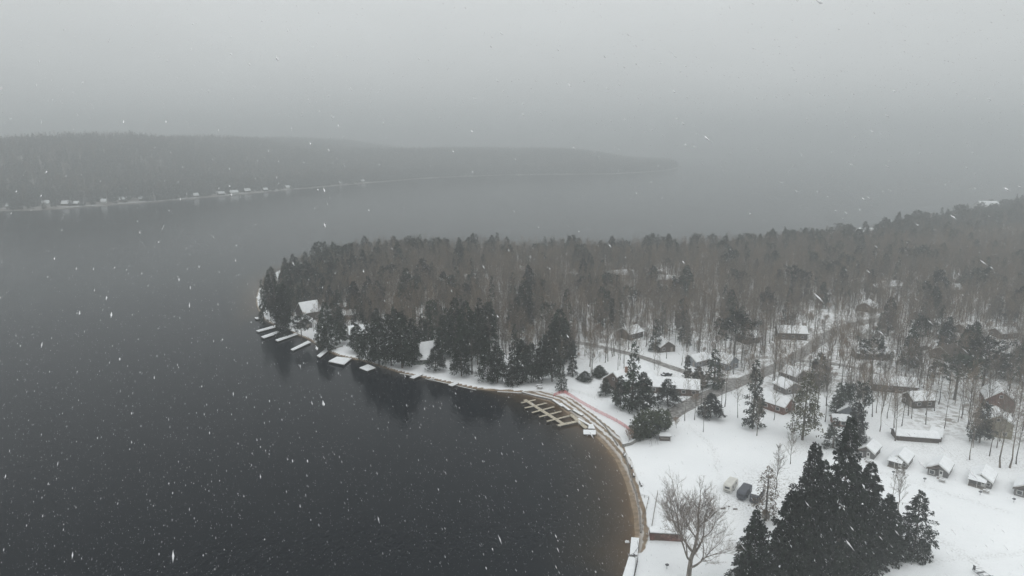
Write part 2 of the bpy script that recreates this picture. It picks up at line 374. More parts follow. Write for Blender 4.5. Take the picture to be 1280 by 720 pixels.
b.inputs['Roughness'].default_value = .10; b.inputs['IOR'].default_value = 1.333; b.inputs['Specular IOR Level'].default_value = .13
ga = n('ShaderNodeNewGeometry'); at = n('ShaderNodeAttribute'); at.attribute_name = 'shallow'
cr = n('ShaderNodeValToRGB'); e = cr.color_ramp.elements
e[0].position = 0; e[0].color = (.005, .007, .010, 1); e[1].position = 1; e[1].color = (.17, .11, .055, 1)
k = e.new(.2); k.color = (.020, .017, .013, 1); k = e.new(.55); k.color = (.052, .036, .022, 1); k = e.new(.85); k.color = (.085, .055, .03, 1)
nz = n('ShaderNodeTexNoise'); nz.inputs['Scale'].default_value = .15; nz.inputs['Detail'].default_value = 5; l(ga.outputs['Position'], nz.inputs['Vector'])
ad = n('ShaderNodeMath'); ad.operation = 'MULTIPLY_ADD'; mr = n('ShaderNodeMapRange'); mr.inputs['To Min'].default_value = .75; mr.inputs['To Max'].default_value = 1.2
l(nz.outputs['Fac'], mr.inputs[0]); mu = n('ShaderNodeMath'); mu.operation = 'MULTIPLY'; mu.use_clamp = True; l(at.outputs['Fac'], mu.inputs[0]); l(mr.outputs[0], mu.inputs[1])
l(mu.outputs[0], cr.inputs[0]); l(cr.outputs[0], b.inputs['Base Color'])
mpp = n('ShaderNodeMapping'); mpp.inputs['Scale'].default_value = (1, .55, 1); mpp.inputs['Rotation'].default_value = (0, 0, R_(25)); l(ga.outputs['Position'], mpp.inputs[0])
w1 = n('ShaderNodeTexNoise'); w1.inputs['Scale'].default_value = 1.1; w1.inputs['Detail'].default_value = 4; l(mpp.outputs[0], w1.inputs['Vector'])
w2 = n('ShaderNodeTexNoise'); w2.inputs['Scale'].default_value = .012; w2.inputs['Detail'].default_value = 3; l(mpp.outputs[0], w2.inputs['Vector'])
rr = n('ShaderNodeMapRange'); rr.inputs['From Min'].default_value = .35; rr.inputs['From Max'].default_value = .65; rr.inputs['To Min'].default_value = .35; rr.inputs['To Max'].default_value = .75; l(w2.outputs['Fac'], rr.inputs[0])
bp = n('ShaderNodeBump'); bp.inputs['Distance'].default_value = .11; l(rr.outputs[0], bp.inputs['Strength']); l(w1.outputs['Fac'], bp.inputs['Height']); l(bp.outputs[0], b.inputs['Normal'])
me.materials.append(m)

# ------------------------------------------------------------------ roads
m = bpy.data.materials.new('wet_road'); m.use_nodes = True; t = m.node_tree; b = t.nodes['Principled BSDF']; n = t.nodes.new; l = t.links.new
g_ = n('ShaderNodeNewGeometry'); nz = n('ShaderNodeTexNoise'); nz.inputs['Scale'].default_value = .9; nz.inputs['Detail'].default_value = 7; l(g_.outputs['Position'], nz.inputs['Vector'])
cr = n('ShaderNodeValToRGB'); cr.color_ramp.elements[0].position = .42; cr.color_ramp.elements[0].color = (.125, .115, .105, 1); cr.color_ramp.elements[1].position = .72; cr.color_ramp.elements[1].color = (.40, .39, .38, 1)
l(nz.outputs['Fac'], cr.inputs[0]); l(cr.outputs[0], b.inputs['Base Color']); b.inputs['Roughness'].default_value = .7
M['road'] = m
for i, (wp, w, nm) in enumerate(road_w):
    vs, fs = ribbon(wp, w, GZ + .06 + .006 * (2 - i)); tag(MB().add(vs, fs).build(nm, m), kind='structure')

# ------------------------------------------------------------------ far hills
hx = axis([(-4200, -1500, 60), (-1500, 900, 14)]); hy = axis([(620, 2700, 14), (2700, 4200, 60)])
HX, HY = np.meshgrid(hx, hy); HD = sdist(HX, HY, far_poly)
def hill_h(HX, HY, HD):
    rise = sstep(0, 380, HD)
    left = sstep(-430, -800, HX)
    ridge = 48 + 20 * left + 9 * vnoise(HX, HY, 420, 21) + 18 * left * np.exp(-((HX + 760) / 190) ** 2)
    ridge = ridge * (.30 + .70 * sstep(680, 100, HX))
    return np.where(HD > 0, .8 + np.clip(HD, 0, 4) * .15 + rise * ridge + sstep(10, 80, HD) * 3 * vnoise(HX, HY, 140, 22), np.clip(HD * .1, -4, 0))
HZ = hill_h(HX, HY, HD)
me = bpy.data.meshes.new('hills'); a_, b_ = len(hx), len(hy); idx = np.arange(a_ * b_).reshape(b_, a_)
q = np.stack([idx[:-1, :-1], idx[:-1, 1:], idx[1:, 1:], idx[1:, :-1]], -1).reshape(-1, 4); q = q[HD[:-1, :-1].ravel() > -30]
me.vertices.add(a_ * b_); me.vertices.foreach_set('co', np.stack([HX, HY, HZ], -1).ravel())
me.loops.add(q.size); me.loops.foreach_set('vertex_index', q.ravel()); me.polygons.add(len(q)); me.polygons.foreach_set('loop_start', np.arange(len(q)) * 4); me.polygons.foreach_set('use_smooth', [True] * len(q))
me.update(calc_edges=True); me.materials.append(mat('hill_floor', (.30, .29, .28), .95, .25, .05, col2=(.13, .11, .09)))
hills = bpy.data.objects.new('hills', me); COL.objects.link(hills); tag(hills, kind='structure')

# ------------------------------------------------------------------ trees
class Acc:                                                           # fast triangle collector
    def __init__(s): s.v = []; s.f = []; s.m = []
def rot_about(v_, ax, a): return Matrix.Rotation(a, 3, ax) @ v_
def spike(mb, p, d, L_, r, m=0):                                      # a thin three-sided tapering twig
    d = d.normalized(); a = Vector((0, 0, 1)) if abs(d.z) < .9 else Vector((1, 0, 0)); u = d.cross(a).normalized(); w = d.cross(u)
    c = [p + u * r, p - u * r * .5 + w * r * .87, p - u * r * .5 - w * r * .87, p + d * L_]
    mb.add(c, [(0, 1, 3), (1, 2, 3), (2, 0, 3)], m)
def bare_tree_meshes(seed, Ht=20, spread=4.2, clear=.42, nprim=15, nsec=6, ntw=9, tr=.17, up=.95, twr=.018, mt='bark', mc='twig', lean=0.25):
    r = random.Random(seed); tk = MB(); cr_ = MB()
    n = 9; pts = []; off = Vector((0, 0, 0))
    for i in range(n):
        t_ = i / (n - 1); off += Vector((r.gauss(0, .11), r.gauss(0, .11), 0)); pts.append(Vector((off.x + lean * t_ * t_, off.y, Ht * t_)))
    pts[0] = Vector((0, 0, -.3))
    rad = [tr * (1 - .93 * (i / (n - 1)) ** .9) for i in range(n)]; rad[0] *= 1.35
    tk.tube(pts, rad, 7)
    def at(t_): k = min(n - 2, int(t_ * (n - 1))); return pts[k].lerp(pts[k + 1], t_ * (n - 1) - k)
    for i in range(nprim):
        t_ = clear + (1 - clear) * ((i + r.random()) / nprim) ** .9; t_ = min(t_, .97)
        az = i * 2.4 + r.uniform(-.4, .4); L_ = spread * (1.08 - .72 * ((t_ - clear) / (1 - clear)) ** 1.3) * r.uniform(.75, 1.2)
        d = Vector((math.cos(az), math.sin(az), up * r.uniform(.6, 1.5))).normalized(); p = at(t_); pp = [p]; dd = d.copy()
        for k in range(4): dd = (dd + Vector((r.gauss(0, .12), r.gauss(0, .12), .14))).normalized(); pp.append(pp[-1] + dd * L_ / 4)
        r0 = tr * .33 * (1.15 - t_); tk.tube(pp, [r0 + .012, r0 * .8 + .01, r0 * .6 + .01, r0 * .4 + .008, .012], 4, cap=False)
        for j in range(nsec):
            u = (j + 1.2) / (nsec + .6); u = min(u, .99); k = min(3, int(u * 4)); q_ = pp[k].lerp(pp[k + 1], u * 4 - k)
            a2 = Vector((r.gauss(0, 1), r.gauss(0, 1), r.gauss(.5, .6))).normalized(); d2 = (dd * .9 + a2 * .85).normalized(); l2 = L_ * r.uniform(.3, .5) * (1.15 - u * .5)
            q2 = q_ + d2 * l2; d3 = (d2 + Vector((0, 0, .25))).normalized(); q3 = q2 + d3 * l2 * .5
            cr_.tube([q_, q2, q3], [twr * 1.25, twr, twr * .5], 3, cap=False)
            for w in range(ntw):
                s = r.uniform(.15, 1.4); b0 = q_.lerp(q2, s) if s < 1 else q2.lerp(q3, (s - 1) * 2)
                d4 = (d2 * .7 + Vector((r.gauss(0, .7), r.gauss(0, .7), r.gauss(.35, .5)))).normalized()
                spike(cr_, b0, d4, r.uniform(.5, 1.15) * min(1.2, max(.5, l2 * .55)), twr * r.uniform(.55, .95))
    return tk.mesh('trunk', M[mt]), cr_.mesh('crown', M[mc])

def leafy(mb, p, d, s, r, m=0):                                      # one drooping needle spray: bent kite of two faces pairs
    d = d.normalized(); side = d.cross(Vector((0, 0, 1)))
    side = side.normalized() if side.length > .05 else Vector((1, 0, 0))
    side = (side + Vector((r.gauss(0, .35), r.gauss(0, .35), r.gauss(0, .5)))).normalized()
    w = s * r.uniform(.22, .38); mid = p + d * s * .5 + Vector((0, 0, s * .08)); tip = p + d * s + Vector((0, 0, -s * .18))
    mb.add([p, mid + side * w, tip, mid - side * w], [(0, 1, 2), (0, 2, 3)], m)
def conifer_meshes(seed, Ht=18, Rd=3.4, kind='spruce', nb=110, per=26, size=.62, mt='bark', mc='needle', base=.08, snowy=.010):
    r = random.Random(seed); tk = MB(); c = MB()
    tk.tube([(0, 0, -.3), (r.gauss(0, .08), r.gauss(0, .08), Ht * .45), (r.gauss(0, .1), r.gauss(0, .1), Ht * .97)], [Ht * .015 + .06, Ht * .009 + .04, .02], 7)
    lob = [r.uniform(.8, 1.2) for _ in range(9)]
    for i in range(nb):
        t_ = base + (1 - base) * ((i + r.random()) / nb) ** (1.0 if kind != 'pine' else .8); t_ = min(.985, t_)
        az = r.uniform(0, 6.283)
        if kind == 'spruce': L_ = Rd * (1 - t_) ** .85 * r.uniform(.72, 1.1) + .18; el = .10 - .38 * (1 - t_)
        elif kind == 'hemlock':
            L_ = Rd * (1 - ((t_ - base) / (1 - base)) ** 1.5) ** .8 * r.uniform(.6, 1.15) * lob[int(az / 6.284 * 9)] + .25; el = .22 - .45 * (1 - t_)
        elif kind == 'tier':
            tier = math.floor(t_ * 27 + .5) / 27; t_ = min(.985, max(base, tier + r.gauss(0, .006))); lb = lob[int(az / 6.284 * 9)] * (.86 + .28 * ((math.sin(tier * 91.7) + 1) / 2))
            L_ = Rd * (1 - ((t_ - base) / (1 - base)) ** 1.25) ** .85 * r.uniform(.62, 1.12) * lb + .3; el = .16 - .42 * (1 - t_)
        elif kind == 'pine':
            u = (t_ - base) / (1 - base); L_ = Rd * (.5 + .75 * math.sin(math.pi * min(1, u * .95 + .12))) * r.uniform(.45, 1.15) * lob[int(az / 6.284 * 9)] * (1 if u < .85 else .55); el = .25 + .3 * t_
        else:
            L_ = Rd * math.sqrt(max(0, 1 - (2 * t_ - .95) ** 2)) * r.uniform(.75, 1.1) + .15; el = .5
        d = Vector((math.cos(az), math.sin(az), el)).normalized(); p0 = Vector((0, 0, Ht * t_)); droop = -.10 if kind in ('spruce', 'hemlock', 'tier') else .05
        def bp(u): return p0 + d * L_ * u + Vector((0, 0, droop * L_ * u * u + (.1 * L_ * max(0, u - .7) if kind == 'spruce' else 0)))
        tk.tube([bp(0), bp(.5), bp(.95)], [.035 + L_ * .006, .025, .01], 3, cap=False) if (i % 2 == 0 or kind == 'pine') else None
        k = max(5, int(per * L_ / Rd * 1.25)) if kind != 'pine' else max(6, int(per * L_ / Rd))
        sd = Vector((-d.y, d.x, 0))
        for j in range(k):
            u = r.random() ** .65; u = (.18 + .82 * u) if kind != 'pine' else (.45 + .6 * u)
            wid = L_ * (.33 if kind != 'pine' else .26) * (1.15 - u * .75)
            q_ = bp(u) + sd * r.uniform(-wid, wid) + Vector((0, 0, r.gauss(0, .10 + .05 * L_) if kind == 'spruce' else r.gauss(-.05, .12 + .022 * L_) if kind == 'tier' else r.gauss(.02, .13 + .07 * L_)))
            s = size * r.uniform(.6, 1.25); sgn = r.uniform(-1, 1)
            dd = d * r.uniform(.3, 1) + sd * sgn * .9 + Vector((0, 0, r.gauss(-.12 if kind != 'pine' else .3, .32)))
            leafy(c, q_, dd, s, r, 1 if r.random() < snowy and t_ > .2 else 0)
    # leader
    for j in range(14): leafy(c, Vector((r.gauss(0, .05), r.gauss(0, .05), Ht * (.93 + .05 * r.random()))), Vector((r.gauss(0, .5), r.gauss(0, .5), 1.2)), size * .8, r)
    return tk.mesh('trunk', M[mt]), c.mesh('crown', [M[mc], M['snow']])

def tree(name, loc, meshes, sc=1.0, rz=0, label=None, group=None, wide=1.0, cat=None, lean=(0, 0)):
    e_ = empty(name, loc, rz, label, cat or ('conifer' if 'bare' not in name and name != 'shrub' else 'tree' if 'bare' in name else 'shrub'), group)
    e_.scale = (sc * wide, sc * wide, sc); e_.rotation_euler = (lean[0], lean[1], rz)
    for nm, me_ in zip(('trunk', 'crown'), meshes):
        o = bpy.data.objects.new(nm, me_); COL.objects.link(o); o.parent = e_
    return e_
HB = 20.0
bare = [bare_tree_meshes(100 + i, HB, sprd, cl, np_, 6, 9, tr_) for i, (sprd, cl, np_, tr_) in enumerate([(4.4, .34, 18, .17), (3.7, .42, 16, .15), (5.2, .28, 20, .2), (4.0, .37, 18, .16), (4.8, .40, 18, .19)])]
spr = [conifer_meshes(200 + i, 16, rd_, 'spruce', 100, 26, .6) for i, rd_ in enumerate((2.9, 3.5, 2.4))]
hem = [conifer_meshes(300 + i, 18, rd_, 'hemlock', 130, 40, .74, base=.17) for i, rd_ in enumerate((4.6, 5.2, 4.0, 5.6))]
pin = [conifer_meshes(400 + i, 20, rd_, 'pine', 64, 46, .7, base=.42) for i, rd_ in enumerate((4.4, 5.0))]
near = [conifer_meshes(500 + i, 26, rd_, 'tier', 270, 100, .7, mc='needle_near', base=.05, snowy=.008) for i, rd_ in enumerate((7.4, 8.2, 6.6))]
lone = conifer_meshes(520, 16, 4.4, 'tier', 150, 52, .55, mc='needle_near', base=.07, snowy=.012)
olive = conifer_meshes(530, 20, 5.0, 'hemlock', 110, 34, .62, mc='needle_olive', base=.2)
brown = conifer_meshes(531, 13, 2.8, 'hemlock', 110, 20, .36, mc='needle_brown', base=.1)
bush = [conifer_meshes(540 + i, 5, 3.0, 'round', 90, 34, .55, mc='cedar', base=.05, snowy=.03) for i in range(2)]
drybush = bare_tree_meshes(545, 3.2, 2.0, .1, 16, 5, 9, .05, mc='leaf_dry', twr=.02)
smallbare = [bare_tree_meshes(550 + i, 10, 3.2, .22, 17, 6, 10, .11, up=1.3, mc='twig_grey', twr=.018) for i in range(2)]
thin = [bare_tree_meshes(560 + i, 18, 2.2, .3, 12, 4, 5, .13, up=.5, twr=.018) for i in range(2)]

M['flake'].node_tree.nodes['Principled BSDF'].inputs['Alpha'].default_value = .62
taken = []                                                          # (x, y, r) where no random tree may stand

# ------------------------------------------------------------------ buildings
def window(parent, c, w, h, rz, frame='trim'):
    f = MB().box((0, 0, 0), (w + .22, .07, h + .22)).build('window', M[frame], parent); f.location = c; f.rotation_euler = (0, 0, rz)
    MB().box((0, -.045, 0), (w, .04, h)).box((0, -.075, 0), (.05, .02, h)).build('pane', M['glass'], f)
def house(px, w, l, hw, rise, rot, wall, label, name='cottage', cat='house', snow=True, chim=None, windows=True, roofm='shingle', trim=True, door=True, loc=None, over=.45, sill=None, clear=.8, group=None, raise_=0):
    p = loc or G(*px); e_ = empty(name, (p.x, p.y, p.z - .05 + raise_), R_(rot), label, cat, group)
    taken.append((p.x, p.y, (w + l) / 4 + clear + .8))
    mb = MB()
    vs = [(-w / 2, -l / 2, -.4 - raise_), (w / 2, -l / 2, -.4 - raise_), (w / 2, -l / 2, hw), (0, -l / 2, hw + rise), (-w / 2, -l / 2, hw)]
    vs += [(x, -y, z) for x, y, z in vs]
    mb.add(vs, [(0, 1, 2, 3, 4), (9, 8, 7, 6, 5), (1, 6, 7, 2), (0, 4, 9, 5), (0, 5, 6, 1), (2, 7, 8, 3), (3, 8, 9, 4)])
    mb.build('wall', M[wall], e_)
    def slab(th, dz, ov, sides=(-1, 1)):
        s = MB(); k = rise / (w / 2); wo = w / 2 + ov; lo = l / 2 + ov
        for sd in sides:
            z0 = hw + rise + dz; z1 = z0 - k * wo
            a = [(0, -lo, z0), (sd * wo, -lo, z1), (sd * wo, lo, z1), (0, lo, z0)]; b_ = [(x, y, z + th) for x, y, z in a]
            fs = [(3, 2, 1, 0), (4, 5, 6, 7), (0, 1, 5, 4), (1, 2, 6, 5), (2, 3, 7, 6), (3, 0, 4, 7)]
            if sd < 0: fs = [tuple(reversed(f)) for f in fs]
            s.add(a + b_, fs)
        return s
    rf = slab(.14, .02, over).build('roof', M[roofm], e_)
    if snow: slab(.22, .163, over - .03, (-1, 1) if snow is True else snow).build('snow_cover', M['snow'], rf)
    if chim:
        cx, cyy = chim; MB().box((cx, cyy, hw + rise + .3), (.75, .75, 1.9)).box((cx, cyy, hw + rise + 1.33), (.9, .9, .14)).build('chimney', M['brick'], rf)
    if trim:
        k = rise / (w / 2); a = math.atan(k); ln = (w / 2 + over) / math.cos(a); 
        for sy in (-1, 1):
            t = MB()
            for sd in (-1, 1):
                t.box((sd * (w / 2 + over) / 2, sy * (l / 2 + over + .035), hw + rise + .05 - k * (w / 2 + over) / 2), (ln, .06, .2), 0, 0, 0, sd * a)
            t.build('gable_trim', M['trim'], e_)
    if windows:
        nsd = max(1, int(l / 3.4)); zc = min(1.5, hw * .6)
        for sd in (-1, 1):
            for i in range(nsd):
                y = -l / 2 + (i + .5) * l / nsd
                window(e_, (sd * (w / 2 + .04), y, zc), min(1.1, l / nsd * .45), .95, sd * math.pi / 2)
        for sy in (-1, 1):
            for x in ((-w * .26, w * .26) if w > 5 else (w * .22,)):
                if sy == -1 and door and x > 0: continue
                window(e_, (x, sy * (l / 2 + .04), zc), .95, .95, 0 if sy < 0 else math.pi)
            if hw + rise > 5.5: window(e_, (0, sy * (l / 2 + .04), hw + rise * .35), .8, .8, 0 if sy < 0 else math.pi)
    if door:
        d = MB().box((0, 0, 1.0), (.95, .08, 2.0)).build('door', M['door'], e_); d.location = (w * .26, -l / 2 - .05, 0)
        MB().box((.33, -.06, 1.0), (.06, .06, .12)).build('handle', M['metal'], d)
    return e_

# five holiday cabins
cab = [((1072, 569), (1091, 575), (1104.5, 567.5), 'leftmost small holiday cabin, half hidden by the dark conifers, with a grey front bay window', 0),
       ((1111, 582), (1132.6, 585.5), (1145, 577), 'small holiday cabin with a snowy porch roof, second from the left in the row', 1),
       ((1160, 592.5), (1183.5, 597), (1196, 588.6), 'small grey holiday cabin with a white framed bay, middle of the row of five', 0),
       ((1211.5, 605), (1238, 610.5), (1250, 601), 'small holiday cabin with a snowy porch roof, second from the right of the row', 1),
       ((1268, 618), (1297, 624), (1309, 613), 'small holiday cabin cut off by the right edge of the picture', 0)]
for a_, b_, c_, lab, kind in cab:
    A, B, C = P(*a_), P(*b_), P(*c_); w_ = (B - A).length * 1.08; l_ = (C - B).length * 1.02
    rz = -42; dr = Vector((math.sin(R_(42)), math.cos(R_(42)), 0)); cen = (A + B) / 2 + dr * l_ * .5; cen.z = gz(cen.x, cen.y)
    e_ = house(None, w_, l_, 1.9, 1.55, rz, 'grey_board', lab, 'cabin', 'cabin', loc=cen, over=.32, windows=False, door=False, group='row of small holiday cabins')
    window(e_, (w_ / 2 + .04, -l_ * .2, 1.15), .8, .7, math.pi / 2); window(e_, (w_ / 2 + .04, l_ * .25, 1.15), .8, .7, math.pi / 2)
    if kind == 0:                                                    # bay under its own dark roof on the left, open porch on the right
        MB().box((-w_ * .26, -l_ / 2 - .45, .75), (w_ * .42, .9, 2.1)).build('bay', M['grey_board'], e_)
        window(e_, (-w_ * .26, -l_ / 2 - .94, 1.1), 1.0, .95, 0)
        r = MB(); x0, x1 = -w_ / 2 - .3, w_ * .06; y0, y1 = -l_ / 2 - 1.2, -l_ / 2 + .2
        r.add([(x0, y0, 1.75), (x1, y0, 1.75 + .75), (x1, y1, 2.0 + .95), (x0, y1, 1.75), (x0, y0, 1.88), (x1, y0, 2.63), (x1, y1, 3.08), (x0, y1, 1.88)],
              [(3, 2, 1, 0), (4, 5, 6, 7), (0, 1, 5, 4), (1, 2, 6, 5), (2, 3, 7, 6), (3, 0, 4, 7)]); r.build('bay_roof', M['shingle'], e_)
        d = MB().box((0, 0, 0), (.85, .07, 1.75)).build('door', M['trim'], e_); d.location = (w_ * .16, -l_ / 2 - .045, .95)
        MB().box((0, -.045, .3), (.5, .03, .7)).build('pane', M['glass'], d)
    else:                                                            # full-width porch under a snowy hipped roof
        y0, y1 = -l_ / 2 - 1.6, -l_ / 2; r = MB(); s = MB(); wv = w_ / 2 + .1
        for q_, dz, th in ((r, 0, .1), (s, .102, .18)):
            a = [(-wv, y0, 1.75 + dz), (wv * .55, y0, 1.75 + dz), (wv * .55, y1, 2.0 + dz), (-wv * .25, y1 - .01, 2.95 + dz), (-wv, y1, 2.0 + dz)]
            b2 = [(x, y, z + th) for x, y, z in a]
            q_.add(a + b2, [(4, 3, 0), (3, 1, 0), (3, 2, 1), (5, 8, 9), (5, 6, 8), (6, 7, 8), (0, 1, 6, 5), (1, 2, 7, 6), (2, 3, 8, 7), (3, 4, 9, 8), (4, 0, 5, 9)])
        pr = r.build('porch_roof', M['shingle'], e_); s.build('snow_cover', M['snow'], pr)
        for x in (-wv + .12, -wv * .2, wv * .5): MB().box((x, y0 + .12, .85), (.1, .1, 1.8)).build('post', M['trim'], e_)
        t = MB(); t.box((-wv * .25, y0 + .12, .75), (wv * 1.4, .06, .08)); t.box((-wv * .25, y0 + .12, .35), (wv * 1.4, .05, .06)); t.build('railing', M['greywood'], e_)
        MB().box((-wv * .2, (y0 + y1) / 2, -.02), (wv * 1.5, 1.6, .3)).build('porch_floor', M['greywood'], e_)
        d = MB().box((0, 0, 0), (.85, .07, 1.75)).build('door', M['trim'], e_); d.location = (w_ * .12, -l_ / 2 - .045, .95)
        MB().box((0, -.045, .3), (.5, .03, .7)).build('pane', M['glass'], d)
        window(e_, (w_ * .36, -l_ / 2 - .04, 1.15), .6, .6, 0)
    st = MB(); st.box((w_ * .2, -l_ / 2 - 1.35, .02), (1.5, 1.1, .16)); st.box((w_ * .2, -l_ / 2 - 2.0, -.03), (1.2, .35, .1)); st.build('step', M['greywood'], e_)
    # picnic bench by the steps, snow on top
    tb = empty('picnic_table', (e_.matrix_world @ Vector((0, 0, 0))) if False else cen + Matrix.Rotation(R_(rz), 3, 'Z') @ Vector((w_ * .35, -l_ / 2 - 2.9, 0)), R_(rz + 8), 'low picnic table dusted with snow before ' + ['the leftmost cabin', 'the second cabin from the left', 'the middle cabin of the row', 'the second cabin from the right', 'the rightmost cabin'][[c[0] for c in cab].index(a_)], 'picnic table', 'picnic tables by the cabins')
    MB().box((0, 0, .62), (1.5, .6, .06)).build('tabletop', M['greywood'], tb)
    for s_ in (-1, 1): MB().box((0, s_ * .6, .38), (1.5, .22, .05)).build('bench', M['greywood'], tb); MB().box((s_ * .5, 0, .25), (.08, 1.1, .06)).box((s_ * .5, .25, .32), (.07, .07, .62)).box((s_ * .5, -.25, .32), (.07, .07, .62)).build('leg', M['greywood'], tb)
    MB().box((0, 0, .69), (1.4, .52, .08)).build('snow_cover', M['snow'], tb)

